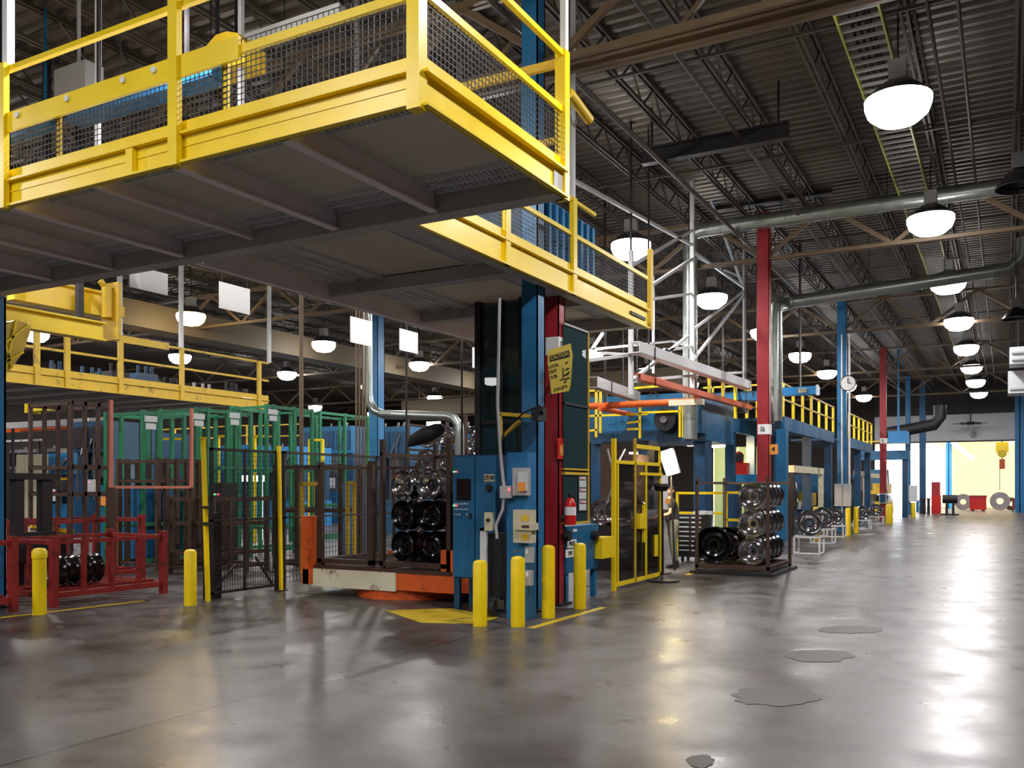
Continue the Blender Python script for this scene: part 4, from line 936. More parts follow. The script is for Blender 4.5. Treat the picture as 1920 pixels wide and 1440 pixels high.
# white boards hung from a rail
RX = -10.0; a = onX(RX, 225, 512); b = onX(RX, 905, 668); zr = 4.86
a.z = b.z = zr
t = thing('sign_rail', 'thin grey rail with short droppers carrying the blank white boards', 'rail', tuple(a))
part('rail', MB().tube(a, b, .018, 8), M['grey'], t)
hm = MB(); y = a.y
while y < b.y: hm.box(RX-.006, RX+.006, y, y+.012, zr, ZR+.03); y += 1.5
part('hanger', hm, M['black'], t)
for i, (px0, px1, pt, pb) in enumerate(((242, 314, 505, 546), (411, 468, 535, 584), (657, 697, 598, 646), (749, 783, 620, 660), (886, 893, 652, 690))):
    X = RX; p, q = onX(X, px0, 0), onX(X, px1, 0); pm = (px0+px1)/2; za, zb = onX(X, pm, pb).z, onX(X, pm, pt).z
    t = thing('hanging_board', 'blank white hanging board, %s from the left' % ordw[i], 'sign board', (X, p.y, za), 'white boards hung in a row')
    part('board', MB().box(X-.008, X+.008, p.y, q.y, za, zb), M['paper'], t)
    part('wire', MB().box(X-.003, X+.003, p.y+.05, p.y+.056, zb, zr).box(X-.003, X+.003, q.y-.056, q.y-.05, zb, zr), M['black'], t)

# ================================================================== YELLOW CRANE AT LEFT
X = -14.0
t = thing('jib_crane', 'yellow jib crane beams under the platform at the left edge', 'crane', tuple(onX(X, 190, 620)))
a, b = onX(X, -40, 575), onX(X, 192, 612); z = (a.z+b.z)/2-.05
part('lower_beam', MB().box(X-.12, X+.12, a.y, b.y, z-.2, z-.17).box(X-.12, X+.12, a.y, b.y, z+.1, z+.13).box(X-.02, X+.02, a.y, b.y, z-.17, z+.1), M['yellow'], t)
a, b = onX(X-.9, 20, 560), onX(X-.9, 195, 560); z2 = onX(X-.9, 130, 560).z
part('upper_beam', MB().box(X-1.0, X-.8, a.y, b.y, z2-.22, z2+.18).box(X-1.1, X-.7, a.y, b.y, z2+.18, z2+.22), M['yellow'], t)
c_ = onX(X-.5, 197, 560)
part('end_bracket', MB().box(X-.55, X-.1, c_.y-.04, c_.y+.04, z-.1, z2+.3).bar((X-.5, c_.y-.1, z2+.35), (X-.5, c_.y+.35, z2-.1), .08).box(X-.56, X-.44, c_.y+.3, c_.y+.37, z2-.25, z2-.05), M['yellow_old'], t)
part('pivot_drum', MB().lathe([(0, -.3), (.1, -.3), (.1, .25), (0, .25)], (X-.3, c_.y-.1, z2-.05), 'Z', 16), M['yellow_old'], t)
part('hanger', MB().box(X-.05, X+.05, b.y-1.2, b.y-1.1, z+.13, ZR+.03).box(X-.95, X-.85, b.y-1.2, b.y-1.1, z2+.2, ZR+.03), M['black'], t)
pts = [(0, 612), (30, 600), (56, 607), (58, 620), (44, 660), (22, 690), (8, 705), (-30, 712), (-40, 640)]
t = thing('jib_knuckle', 'faceted yellow elbow guard at the left edge below the jib', 'crane part', tuple(onX(-12.9, 10, 705)))
part('guard_shell', MB().prism([onX(-12.9, *p) for p in pts], (-.5, 0, 0)), M['yellow_old'], t)
m = MB()
for p, q in (((0, 612), (22, 690)), ((30, 600), (8, 705)), ((56, 607), (0, 650)), ((44, 660), (-10, 690))): m.bar(onX(-12.89, *p), onX(-12.89, *q), .03)
part('seam_ribs', m, M['yellow'], t)
part('hanger', MB().box(-13.2, -13.1, onX(-13, 5, 0).y, onX(-13, 5, 0).y+.1, onX(-12.9, 10, 640).z, ZR+.03), M['black'], t)
p = pbox(19.5, 50, 165, 745, 768, .5)
t = single('crane_end_carriage', MB().box(p[0], p[1], p[2], p[3], p[4], p[5]).box(p[0]-.05, p[0]+.05, p[2]-.05, p[3]+.05, p[4]-.05, p[5]+.1), M['yellow'], 'yellow crane end beam under the left mezzanine', 'beam')
part('hanger', MB().box(p[0]+.5, p[0]+.55, 19.7, 19.75, p[5], 4.3).box(p[1]-.3, p[1]-.25, 19.7, 19.75, p[5], 4.3), M['black'], t)

# ================================================================== LEFT BACKGROUND RACKS
def yframe(name, lab, X, px0, px1, ztop_py, m_, posts=(0, 1), bars=(), depth=1.2, t_=.08, labels=(), z0=0.0, bot=.1):
    p, q = onX(X, px0, 0), onX(X, px1, 0); zt = onX(X, (px0+px1)/2, ztop_py).z
    t = thing(name, lab, 'rack', (X, p.y, 0))
    for f in posts:
        y = p.y+(q.y-p.y)*f
        for xx in (X, X-depth): part('post', MB().box(xx-t_/2, xx+t_/2, y-t_/2, y+t_/2, z0, zt), M[m_], t)
    b = MB()
    for zz in [zt-.1]+[onX(X, (px0+px1)/2, k).z for k in bars]+[bot]:
        for xx in (X, X-depth): b.box(xx-.03, xx+.03, p.y, q.y, zz, zz+.08)
        for yy in (p.y, q.y): b.box(X-depth, X, yy-.03, yy+.03, zz, zz+.06)
    part('beams', b, M[m_], t)
    for px, py in labels:
        c_ = onX(X+.06, px, py); lb = MB().box(X+.04, X+.055, c_.y-.16, c_.y+.16, c_.z+.01, c_.z+.14).box(X+.04, X+.055, c_.y-.13, c_.y+.13, c_.z-.15, c_.z-.02)
        part('label_plate', lb, M['signw'], t)
    return t
yframe('storage_rack', 'green steel rack with a white label plate, leftmost of the green racks', -16.2, 268, 345, 772, 'green', (0, .35, 1), (905, 985), labels=((284, 792),))
yframe('storage_rack', 'green steel rack with two label plates in the middle of the green racks', -16.2, 368, 470, 768, 'green', (0, .2, .55, .7, 1), (880, 960), labels=((374, 787), (441, 785)))
yframe('storage_rack', 'green steel rack behind the right slim yellow pole', -16.2, 500, 585, 762, 'green', (0, .15, .6, 1), (885, 990), labels=((513, 778),))
yframe('storage_rack', 'farther green steel rack seen between conduit bundle and tan drop pipe', -18.5, 600, 690, 775, 'green', (0, .5, 1), (880, 950))
yframe('storage_rack', 'tall rusty brown rack left of the salmon mast', -15.0, 133, 205, 752, 'brown', (0, .35, .7, 1), (880, 930), t_=.06)
yframe('storage_rack', 'tall rusty brown rack between salmon mast and lone bollard', -15.2, 296, 372, 860, 'brown', (0, .2, .45, .7, 1), (905,), t_=.09)
yframe('storage_rack', 'dark brown rack behind the wire gate', -13.4, 400, 500, 930, 'brown', (0, .3, .6, 1), (985, 1040))
yframe('storage_rack', 'dark brown rack just behind the empty turntable rack', -12.2, 600, 675, 870, 'brown', (0, .5, 1), (960,))
# salmon mast
Xs = -13.9; a, b = onX(Xs, 208, 0), onX(Xs, 359, 0); zt = onX(Xs, 208, 750).z; zt2 = onX(Xs, 359, 766).z; zb = onX(Xs, 280, 914).z
t = thing('lift_mast', 'salmon primed upright frame behind the red racks', 'mast', (Xs, a.y, 0))
part('post', MB().box(Xs-.025, Xs+.025, a.y-.03, a.y+.03, zb, zt), M['salmon'], t); part('post', MB().box(Xs-.025, Xs+.025, b.y-.03, b.y+.03, zb, zt2), M['salmon'], t)
part('crossbar', MB().box(Xs-.03, Xs+.03, a.y, b.y, zb-.02, zb+.03), M['salmon'], t)
part('lower_post', MB().box(Xs-.05, Xs+.05, a.y-.06, a.y+.06, 0, zb), M['brown'], t); part('lower_post', MB().box(Xs-.05, Xs+.05, b.y-.05, b.y+.05, 0, zb), M['brown'], t)
# blue control cabinets at left
def cabinet(Y, px0, px1, py0, py1, lab, extras=(), lamps=(), m_='blue', depth=.5):
    s = pbox(Y, px0, px1, py0, py1, depth); t = thing('control_cabinet', lab, 'cabinet', (s[0], s[2], 0))
    part('cabinet_body', MB().box(s[0], s[1], s[2]+.02, s[3], .0, s[5]), M[m_], t)
    xm = (s[0]+s[1])/2
    for a_, b_ in ((s[0]+.01, xm-.006), (xm+.006, s[1]-.01)): d_ = part('door', MB().box(a_, b_, s[2], s[2]+.02, .08, s[5]-.03), M[m_], t)
    for (x0_, x1_, y0_, y1_, mm) in extras: k = pbox(Y-.03, x0_, x1_, y0_, y1_, .03); part('panel_plate', MB().box(*k), M[mm], t)
    for (lx, ly, mm) in lamps: q = onY(Y-.03, lx, ly); part('indicator_lamp', MB().lathe([(0, -.02), (.015, -.01), (.015, .03)], q, 'Y', 8), M[mm], t)
    return t
cabinet(13.0, 187, 262, 910, 1040, 'blue control cabinet with red and green lights behind the salmon mast', ((186, 198, 931, 948, 'signo'), (206, 224, 946, 957, 'dblue')), ((209, 915, 'lgn'), (215, 915, 'lrd'), (210, 948, 'lrd')))
cabinet(13.6, 263, 306, 920, 1042, 'blue cabinet with cream panels behind the green rack', ((267, 285, 930, 950, 'beige'), (269, 277, 952, 960, 'paper'), (268, 284, 964, 1000, 'cream')))
cabinet(14.8, 398, 415, 905, 1060, 'dark cabinet behind the wire gate with a red and a green light', (), ((402, 927, 'lgn'), (408, 927, 'lrd')), 'black')
cabinet(18.0, 636, 690, 905, 1010, 'blue ribbed cabinet left of the oily rims', (), (), 'blue')
cabinet(17.0, 30, 62, 852, 990, 'pale beige tall cabinet near the left edge', (), (), 'beige')
# forklift mast at far left
a = onX(-12.7, -6, 1010); b = onX(-12.7, 28, 885)
t = thing('forklift_mast', 'black forklift mast at the left edge above the red rack', 'forklift mast', (-13.6, 8.3, 0))
part('channel', MB().box(-13.75, -13.6, 8.55, 8.7, 0, b.z), M['black'], t); part('channel', MB().box(-13.75, -13.6, 9.0, 9.18, 0, b.z), M['black'], t)
part('crosshead', MB().box(-13.78, -13.57, 8.5, 9.3, b.z-.1, b.z), M['black'], t); part('carriage', MB().box(-13.6, -13.54, 8.5, 9.2, .5, 1.0), M['black'], t)
# yellow topped conveyor at left
a = onX(-16.4, 35, 985); b = onX(-16.4, 115, 997)
t = thing('roller_conveyor', 'grey inclined conveyor with a yellow edge behind the red racks', 'conveyor', (a.x, a.y, 0))
part('bed', MB().bar((a.x, a.y, a.z-.08), (b.x, b.y, b.z-.08), .7, .12), M['grey'], t); part('edge', MB().bar((a.x+.37, a.y, a.z), (b.x+.37, b.y, b.z), .05, .08), M['yellow_old'], t)
for q in (a, b): part('leg', MB().box(q.x-.3, q.x+.3, q.y-.05, q.y+.05, 0, q.z-.1), M['black'], t)

# ---- machines filling the hall behind (each one a press with frame, head, doors, pipes)
def machine(Y, px0, px1, py0, lab, m_='blue', depth=2.2, zb=0.0, head=True, seed=0, top=True, name='press_machine', rail=False, panel=True):
    r = random.Random(seed); p, q = onY(Y, px0, py0), onY(Y, px1, py0); x0, x1 = p.x, q.x; zt = (p.z+q.z)/2; W = x1-x0; Hh = zt-zb
    t = thing(name, lab, 'machine', (x0, Y, zb))
    part('base', MB().box(x0, x1, Y, Y+depth, zb, zb+Hh*.32).box(x0+W*.1, x1-W*.1, Y-.15, Y, zb, zb+Hh*.2), M[m_], t)
    cols = MB()
    for k in (0, 1): xx = x0+.02 if k == 0 else x1-.02-W*.16; cols.box(xx, xx+W*.16, Y+.1, Y+depth-.1, zb+Hh*.32, zb+Hh*.72)
    part('uprights', cols, M['dblue' if m_ in ('blue', 'bblue') else m_], t)
    part('head', MB().box(x0+.01, x1-.01, Y-.05, Y+depth, zb+Hh*.72, zt), M[m_], t)
    part('ram', MB().box(x0+W*.3, x1-W*.3, Y+.3, Y+depth-.3, zb+Hh*.5, zb+Hh*.72).lathe([(W*.06, zb+Hh*.36), (W*.06, zb+Hh*.5)], ((x0+x1)/2, Y+depth/2, 0), 'Z', 12), M['steel'], t)
    dm = MB()
    n = max(2, int(W/.8))
    for k in range(n): dm.box(x0+W*(k+.08)/n, x0+W*(k+.92)/n, Y-.09, Y-.05, zb+Hh*.76, zt-Hh*.05)
    part('access_doors', dm, M['dblue' if m_ in ('blue', 'bblue') else 'black'], t)
    pm = MB()
    for k in range(3):
        xx = x0+W*(.15+.3*k)+r.uniform(-.1, .1); pm.sweep([(xx, Y-.12, zb+Hh*.3), (xx, Y-.12, zb+Hh*(.6+.1*k)), (xx+W*.1, Y-.12, zb+Hh*(.7+.1*k)), (xx+W*.1, Y+.2, zt+.15)], .035, 8)
    part('pipes', pm, M['steel'], t)
    if panel:
        bx = x0+W*r.uniform(.55, .8); bp = part('control_box', MB().box(bx, bx+.35, Y-.22, Y-.09, zb+Hh*.36, zb+Hh*.36+.5), M['ltgrey'], t)
        part('indicator_lamp', MB().lathe([(0, -.02), (.025, -.01), (.025, .02)], (bx+.1, Y-.22, zb+Hh*.36+.4), 'Y', 8), M['lrd'], bp)
    if rail:
        rm = MB()
        for zz in (.5, 1.0): rm.box(x0, x1, Y-.05, Y, zt+zz-.05, zt+zz)
        k = 0
        while k*1.1 <= W+.01: rm.box(x0+k*1.1-.03, x0+k*1.1+.03, Y-.06, Y, zt, zt+1.0); k += 1
        part('guard_rail', rm, M['yellow_old'], t)
    return t
machine(24, 60, 138, 850, 'blue machine with domed top left of the tall brown rack', 'blue', seed=1)
machine(22, 140, 200, 790, 'dark blue machine behind the tall brown rack', 'dblue', seed=2)
machine(26, 210, 290, 812, 'dark blue machine with guard rail behind the salmon mast', 'dblue', seed=3, rail=False)
machine(30, 300, 400, 842, 'blue machine with yellow top rail behind the left green racks', 'blue', seed=4, rail=True)
machine(33, 405, 470, 835, 'blue machine with yellow top rail behind the middle green rack', 'blue', seed=5, rail=True)
machine(30, 478, 560, 838, 'wide blue machine behind the green rack by the yellow pole', 'bblue', seed=6, rail=True)
machine(34, 570, 660, 800, 'blue machine right of the tan drop pipe', 'blue', seed=7)
machine(27, 705, 765, 800, 'blue machine left of the curved pipe, under its horizontal run', 'blue', seed=8)
machine(24, 836, 905, 800, 'bright blue machine behind the control cabinet', 'bblue', seed=9)
machine(30, 20, 110, 842, 'far grey machine at the left under the mezzanine', 'grey', seed=10)
machine(35, 120, 260, 850, 'far blue machine at the left under the mezzanine', 'dblue', seed=11)
machine(48, 500, 640, 858, 'far dark machine behind the green racks', 'black', seed=12)
machine(50, 650, 780, 850, 'far blue machine behind the conduit bundle', 'dblue', seed=13)
machine(41, 270, 480, 850, 'far wide grey machine behind the left racks', 'grey', seed=14)
# orange and white pipe conveyor at back left
for i, (Y, p0, p1, m_, lab, tt_) in enumerate(((28, (8, 807), (132, 803), 'orange', 'long orange conveyor beam under the left mezzanine', .16), (28.5, (8, 826), (75, 826), 'white', 'white tube below the orange conveyor beam at left', .1), (27.2, (8, 790), (195, 797), 'grey', 'grey conveyor beam above the orange one at left', .3))):
    a, b = onY(Y, *p0), onY(Y, *p1); z = (a.z+b.z)/2
    t = thing('conveyor_beam', lab, 'beam', (a.x, Y, z)); part('beam', MB().box(a.x, b.x, Y, Y+.2, z-tt_/2, z+tt_/2), M[m_], t)
    part('leg', MB().box(a.x+.6, a.x+.7, Y, Y+.1, 0, z-tt_/2), M['black'], t); part('leg', MB().box(b.x-.1, b.x, Y, Y+.1, 0, z-tt_/2), M['black'], t)
# yellow tubing guards
def ytube(Y, pts, lab, m='yellow'):
    P = [onY(Y, *p) for p in pts]; mm = MB()
    for a, b in zip(P, P[1:]): mm.bar(a, b, .07)
    g = [p for p in (P[0], P[-1])]
    for a in g: mm.bar(a, (a.x, a.y, 0), .06)
    return single('guard_rail', mm, M[m], lab, 'guard rail')
ytube(17.5, [(84, 968), (84, 898), (130, 898), (130, 940)], 'yellow guard rail hoop left of the brown rack')
ytube(19, [(299, 900), (299, 823), (345, 823), (345, 870)], 'yellow tube hoop behind the leftmost green rack')
ytube(20.5, [(437, 870), (445, 870), (445, 818), (410, 818), (410, 850)], 'yellow bent tube hoop behind the middle green rack')
ytube(20.5, [(478, 868), (478, 818), (500, 818), (500, 850)], 'yellow tube hoop left of the slim yellow pole top')
ytube(21, [(590, 905), (605, 905), (605, 825), (580, 825)], 'yellow tube hoop right of the tan drop pipe')
ytube(13.6, [(566, 1000), (566, 907), (602, 907), (602, 1020)], 'yellow guard hoop behind the left post of the turntable rack', 'yellow_old')
ytube(14.6, [(652, 1020), (652, 905), (664, 905)], 'yellow guard post right of the empty turntable rack', 'yellow_old')
# small bright task lights in the machinery
for i, (px, py, Y) in enumerate(((320, 886, 24), (463, 897, 22), (486, 897, 22), (744, 811, 30), (812, 797, 30), (553, 846, 40), (1330, 832, 34), (935, 717, 40), (1086, 795, 40))):
    if i in (7, 8): continue
    q = onY(Y, px, py); s = .0075*Y
    t = single('task_light', MB().box(q.x-s*1.4, q.x+s*1.4, Y, Y+.08, q.z-s*.6, q.z+s*.6).box(q.x-.02, q.x+.02, Y+.1, Y+.14, 0, q.z), M['tubeL'], ['small glowing task light behind the leftmost green rack', 'glowing task light left of the slim yellow pole, left one', 'glowing task light left of the slim yellow pole, right one', 'small task light above the pile of bright rims', 'small task light right above the curved pipe', 'tiny task light among the green racks', 'small task light behind red column 06'][i], 'light')

# ================================================================== WHITE LATTICE FRAME AND RUNWAYS
WX = -7.0
def W_(px, py): return onX(WX, px, py)
lt = thing('lattice_frame', 'tall white lattice steel frame with crossed braces hung over the machine line', 'frame', tuple(W_(1298, 730)))
for a, b, w_ in (((1183, 470), (1183, 740), .09), ((1298, 290), (1298, 728), .10), ((1396, 425), (1396, 712), .10)):
    p, q = W_(*a), W_(*b); part('post', MB().box(WX-w_/2, WX+w_/2, p.y-w_/2, p.y+w_/2, q.z, p.z), M['white'], lt)
    part('hanger', MB().box(WX-.02, WX+.02, p.y-.02, p.y+.02, p.z, ZR+.03), M['black'], lt)
for a, b in (((1302, 290), (1392, 535)), ((1300, 472), (1396, 540)), ((1298, 485), (1222, 535)), ((1396, 545), (1300, 618)), ((1396, 552), (1300, 674)), ((1290, 630), (1184, 714)), ((1222, 561), (1296, 551)),
             ((1100, 676), (1298, 650)), ((1185, 715), (1298, 704)), ((1310, 702), (1397, 698)), ((1298, 690), (1245, 655)), ((1060, 330), (1298, 460)), ((1298, 432), (1184, 498))):
    part('brace', MB().bar(W_(*a), W_(*b), .065), M['white'], lt)
for X2, ps_ in ((-8.6, (((1300, 480), (1390, 520)), ((1225, 500), (1225, 700)), ((1110, 655), (1130, 625)), ((1110, 655), (1260, 640)))),):
    for a, b in ps_: part('brace', MB().bar(onX(X2, *a), onX(X2, *b), .06), M['white'], lt)
part('brace', MB().bar(W_(1298, 650), onX(-8.6, 1260, 640), .06).bar(W_(1183, 665), onX(-8.6, 1130, 662), .06), M['white'], lt)
def runway(X, p0, p1, h_, w_, m_, lab, cap=None):
    a, b = onX(X, *p0), onX(X, *p1); z = (a.z+b.z)/2
    t = thing('runway_beam', lab, 'beam', (X, a.y, z))
    part('channel', MB().bar((X, a.y, a.z), (X, b.y, b.z), .02, h_).bar((X-w_/2, a.y, a.z+h_/2), (X-w_/2, b.y, b.z+h_/2), w_, .02).bar((X-w_/2, a.y, a.z-h_/2), (X-w_/2, b.y, b.z-h_/2), w_, .02), M[m_], t)
    sp_ = MB()
    for f in (.08, .5, .93): c_ = a.lerp(b, f); sp_.box(X-.04, X-.02, c_.y-.012, c_.y+.012, c_.z+h_/2, min(c_.z+3, ZR+.03)).bar((X+.02, c_.y, c_.z+h_/2+.02), (X+.02, c_.y, c_.z-h_/2-.02), .02)
    part('hanger', MB().box(X-.04, X-.02, a.y+.6, a.y+.62, a.z+h_/2, ZR+.03).box(X-.04, X-.02, b.y-.6, b.y-.58, b.z+h_/2, ZR+.03), M['black'], t)
    part('clamp', sp_ if False else MB().bar((X+.015, a.y+.9, a.z+h_/2), (X+.015, a.y+.9, a.z-h_/2-.05), .03), M['black'], t)
    return t
runway(-6.7, (1199, 650), (1408, 722), .22, .22, 'white', 'pale white-green crane runway channel sloping across the lattice frame')
runway(-6.9, (1201, 706), (1410, 764), .13, .14, 'orange', 'orange and tan runway beam below the white runway channel')
runway(-9.0, (1120, 716), (1200, 744), .26, .22, 'grey', 'short grey channel beam left of the orange runway')
a, b = onY(22.5, 1103, 762), onY(22.5, 1312, 752); 
t = thing('bridge_beam', 'orange round bridge beam running crosswise to the machine', 'beam', tuple(a))
part('tube', MB().tube(a, b, .09, 12), M['orange'], t); part('end_plate', MB().box(b.x-.8, b.x+.1, 22.4, 22.6, b.z-.1, b.z+.05), M['cream'], t)
part('hanger', MB().box(b.x-.3, b.x-.28, 22.5, 22.52, b.z, ZR+.03).box(a.x+.5, a.x+.52, 22.5, 22.52, b.z, ZR+.03), M['black'], t)
a, b = onX(-9.5, 1125, 766), onX(-9.5, 1200, 780); t = thing('runway_beam', 'short dull orange beam under the orange bridge beam', 'beam', tuple(a))
part('tube', MB().tube(a, b, .07, 10), M['orange'], t); part('hanger', MB().box(-9.52, -9.48, a.y+.3, a.y+.34, a.z, ZR+.03).box(-9.52, -9.48, b.y-.3, b.y-.26, b.z, ZR+.03), M['black'], t)

# ================================================================== RIGHT MACHINE LINE
def pr(Y, a, b, c, d, dep, m_, nm, par): k = pbox(Y, a, b, c, d, dep); return part(nm, MB().box(*k), M[m_], par)
Ym = 24.5
k = pbox(Ym, 1106, 1322, 740, 828, 3.0)
mm_ = thing('press_line', 'large blue overhead press body with yellow ladders behind the orange beams', 'machine', (k[0], Ym, 0))
part('press_head', MB().box(*k), M['blue'], mm_)
for px0, px1 in ((1108, 1128), (1196, 1214), (1300, 1322)): kk = pbox(Ym+.1, px0, px1, 828, 1050, .6); part('column', MB().box(kk[0], kk[1], Ym+.1, Ym+.7, 0, k[4]), M['dblue'], mm_)
kk = pbox(Ym-.1, 1108, 1322, 806, 830, .1); part('lower_band', MB().box(*kk), M['dblue'], mm_)
kk = pbox(Ym-.4, 1292, 1316, 745, 812, .4); part('filter_tank', MB().box(*kk), M['cblue'], mm_)
kk = pbox(Ym-.5, 1232, 1262, 768, 806, .5); mt_ = part('motor', MB().lathe([(0, -.25), (.32, -.25), (.36, 0), (.36, .3), (.1, .42), (0, .42)], ((kk[0]+kk[1])/2, Ym-.3, (kk[4]+kk[5])/2), 'Y', 16), M['black'], mm_)
part('shaft', MB().lathe([(0, -.34), (.1, -.34), (.1, -.25)], ((kk[0]+kk[1])/2, Ym-.3, (kk[4]+kk[5])/2), 'Y', 10), M['steel'], mt_)
yl = MB()
def yb(Y, a, b, t_=.06): yl.bar(onY(Y, *a), onY(Y, *b), t_)
Yf = Ym-.6
for a, b in (((1104, 733), (1160, 731)), ((1118, 731), (1118, 820)), ((1126, 731), (1126, 812)), ((1104, 780), (1215, 776)), ((1104, 808), (1120, 806)), ((1200, 750), (1200, 822)), ((1176, 750), (1200, 748)), ((1176, 793), (1200, 790)), ((1176, 805), (1200, 804)),
             ((1190, 728), (1255, 722)), ((1275, 760), (1275, 820)), ((1281, 760), (1281, 820)), ((1305, 758), (1305, 824)), ((1200, 774), (1275, 771)), ((1284, 772), (1305, 776)), ((1193, 838), (1235, 840)), ((1193, 838), (1193, 850))): yb(Yf, a, b)
part('ladders_and_rails', yl, M['yellow'], mm_)
# upper walkway behind, blue end beam
k = pbox(29, 1320, 1425, 735, 752, .4); t = thing('bridge_crane', 'blue bridge crane girder left of red column 06', 'crane', (k[0], 29, k[4])); part('girder', MB().box(*k), M['blue'], t)
part('yellow_handrail', MB().box(k[0], k[1], 28.9, 28.95, k[5]+.15, k[5]+.2).box(k[0]+.3, k[0]+.35, 28.9, 28.95, k[5], k[5]+.2).box(k[1]-.3, k[1]-.25, 28.9, 28.95, k[5], k[5]+.2), M['yellow_old'], t)
part('hoist_trolley', MB().box(k[0]+.9, k[0]+1.4, 28.8, 29.2, k[4]-.4, k[4]).tube((k[0]+1.1, 29, k[4]-.9), (k[0]+1.1, 29, k[4]-.4), .02, 6), M['black'], t)
part('hanger', MB().box(k[0]+.1, k[0]+.14, 29.1, 29.14, k[5], ZR+.03).box(k[1]-.14, k[1]-.1, 29.1, 29.14, k[5], ZR+.03), M['black'], t)
k = pbox(29, 1466, 1533, 725, 740, .4); t = thing('bridge_crane', 'blue crane beam end with a pale plate right of red column 06', 'crane', (k[0], 29, k[4])); part('girder', MB().box(*k), M['bblue'], t)
kk = pbox(28.98, 1496, 1512, 728, 736, .02); pp_ = part('capacity_plate', MB().box(*kk), M['beige'], t); text('5 TON', .11, M['text'], pp_, ((kk[0]+kk[1])/2, kk[2], (kk[4]+kk[5])/2), (1, 0, 0), (0, 0, 1))
kk = pbox(28.98, 1530, 1534, 721, 741, .1); part('end_plate', MB().box(*kk), M['white'], t)
part('hanger', MB().box(k[0]+.5, k[0]+.54, 29.1, 29.3, k[5], ZR+.03), M['black'], t)
# elevated walkways with yellow rails
def walkway(X, px0, px1, zdeck, lab, lab2, nposts, w_=2.5):
    p, q = onX(X, px0, 0), onX(X, px1, 0); t = thing('walkway', lab, 'walkway', (X, p.y, 0))
    part('deck', MB().box(X-w_, X, p.y, q.y, zdeck-.08, zdeck), M['dblue'], t); part('edge_beam', MB().box(X-.05, X+.05, p.y, q.y, zdeck-.42, zdeck+.02), M['blue'], t)
    for i in range(nposts):
        y = p.y+(q.y-p.y)*i/(nposts-1); part('rail_post', MB().box(X-.04, X+.04, y-.06, y+.06, zdeck, zdeck+1.1), M['yellow'], t)
    part('hand_rail', MB().box(X-.03, X+.03, p.y, q.y, zdeck+1.05, zdeck+1.1), M['yellow_old'], t); part('mid_rail', MB().box(X-.02, X+.02, p.y, q.y, zdeck+.55, zdeck+.6), M['yellow_old'], t)
    for y in (p.y+.2, (p.y+q.y)/2, q.y-.2): part('leg', MB().box(X-.3, X-.02, y-.14, y+.14, 0, zdeck-.4), M['dblue'], t)
    return p.y, q.y
walkway(-6.3, 1468, 1562, 4.0, 'blue elevated walkway with yellow rails between duct and clock column', '', 7)
walkway(-6.0, 1592, 1634, 3.9, 'second blue elevated walkway with yellow rails beyond the clock column', '', 6)
walkway(-7.6, 1330, 1420, 3.9, 'blue elevated walkway with yellow rails left of red column 06', '', 5)
k = pbox(56, 1610, 1705, 845, 862, .8); t = thing('walkway', 'far blue gantry beam crossing before the daylit doorway', 'walkway', (k[0], 56, 0)); part('girder', MB().box(*k), M['blue'], t)
part('hand_rail', MB().box(k[0], k[1], 55.95, 56.0, k[5]+.5, k[5]+.58), M['yellow_old'], t)
for xx in (k[0]+.3, k[1]-.4): part('leg', MB().box(xx, xx+.3, 56.2, 56.5, 0, k[4]), M['dblue'], t)
k = pbox(54, 1665, 1700, 808, 830, 1.5); single('roof_hood', MB().box(*k).box((k[0]+k[1])/2-.05, (k[0]+k[1])/2+.05, 54.5, 54.6, k[5], ZR+.03), M['bblue'], 'bright turquoise hood hung before the far blue column', 'hood')
# machine bodies under the walkways, each along the aisle
for i, (X, px0, px1, zt, m_, lab) in enumerate(((-7.3, 1490, 1520, 1.9, 'dblue', 'dark blue machine right behind the bright rim rack'), (-6.9, 1520, 1536, 1.5, 'yellow_old', 'ochre machine guard left of the slim bollard'),
        (-6.9, 1540, 1560, 2.3, 'blue', 'blue machine left of the clock column'), (-6.8, 1600, 1612, 2.2, 'black', 'black machine right of the clock column'), (-6.8, 1616, 1640, 2.4, 'dblue', 'dark blue machine left of the far red column'),
        (-6.8, 1662, 1675, 2.0, 'yellow_old', 'ochre machine right of the far red column'), (-7.2, 1664, 1674, 3.0, 'blue', 'blue machine block left of the far blue column'))):
    p, q = onX(X, px0, 0), onX(X, px1, 0); y0, y1 = p.y, q.y
    t = thing('process_machine', lab, 'machine', (X, y0, 0))
    part('base', MB().box(X-1.4, X, y0, y1, 0, zt*.4), M[m_], t); part('head', MB().box(X-1.3, X-.1, y0+.1, y1-.1, zt*.65, zt), M[m_], t)
    part('uprights', MB().box(X-1.3, X-1.0, y0+.1, y1-.1, zt*.4, zt*.65).box(X-.3, X-.1, y0+.1, y0+.35, zt*.4, zt*.65), M['black'], t)
    part('pipes', MB().sweep([(X-.05, y0+.3, zt*.3), (X+.05, y0+.3, zt*.6), (X-.05, y0+.5, zt)], .04, 8), M['steel'], t)
    part('control_box', MB().box(X, X+.12, y0+.3, y0+.7, zt*.45, zt*.62), M['ltgrey'], t)
# ivory conveyors
for i, (X, p0, p1, lab) in enumerate(((-6.4, (1484, 879), (1540, 881), 'ivory horizontal beam behind the bright rim rack'), (-6.5, (1604, 887), (1622, 889), 'ivory beam right of the clock column, left one'), (-6.5, (1628, 891), (1653, 897), 'ivory beam right of the clock column, right one'))):
    a, b = onX(X, *p0), onX(X, *p1); t = thing('ivory_beam', lab, 'beam', (X, a.y, 0)); part('beam', MB().box(X-.1, X+.1, a.y, b.y, a.z-.12, a.z+.12), M['cream'], t)
    part('leg', MB().box(X-.08, X+.08, b.y-.25, b.y, 0, a.z-.12), M['cream'], t)
    part('leg', MB().box(X-.08, X+.08, a.y, a.y+.1, 0, a.z-.12), M['black'], t)
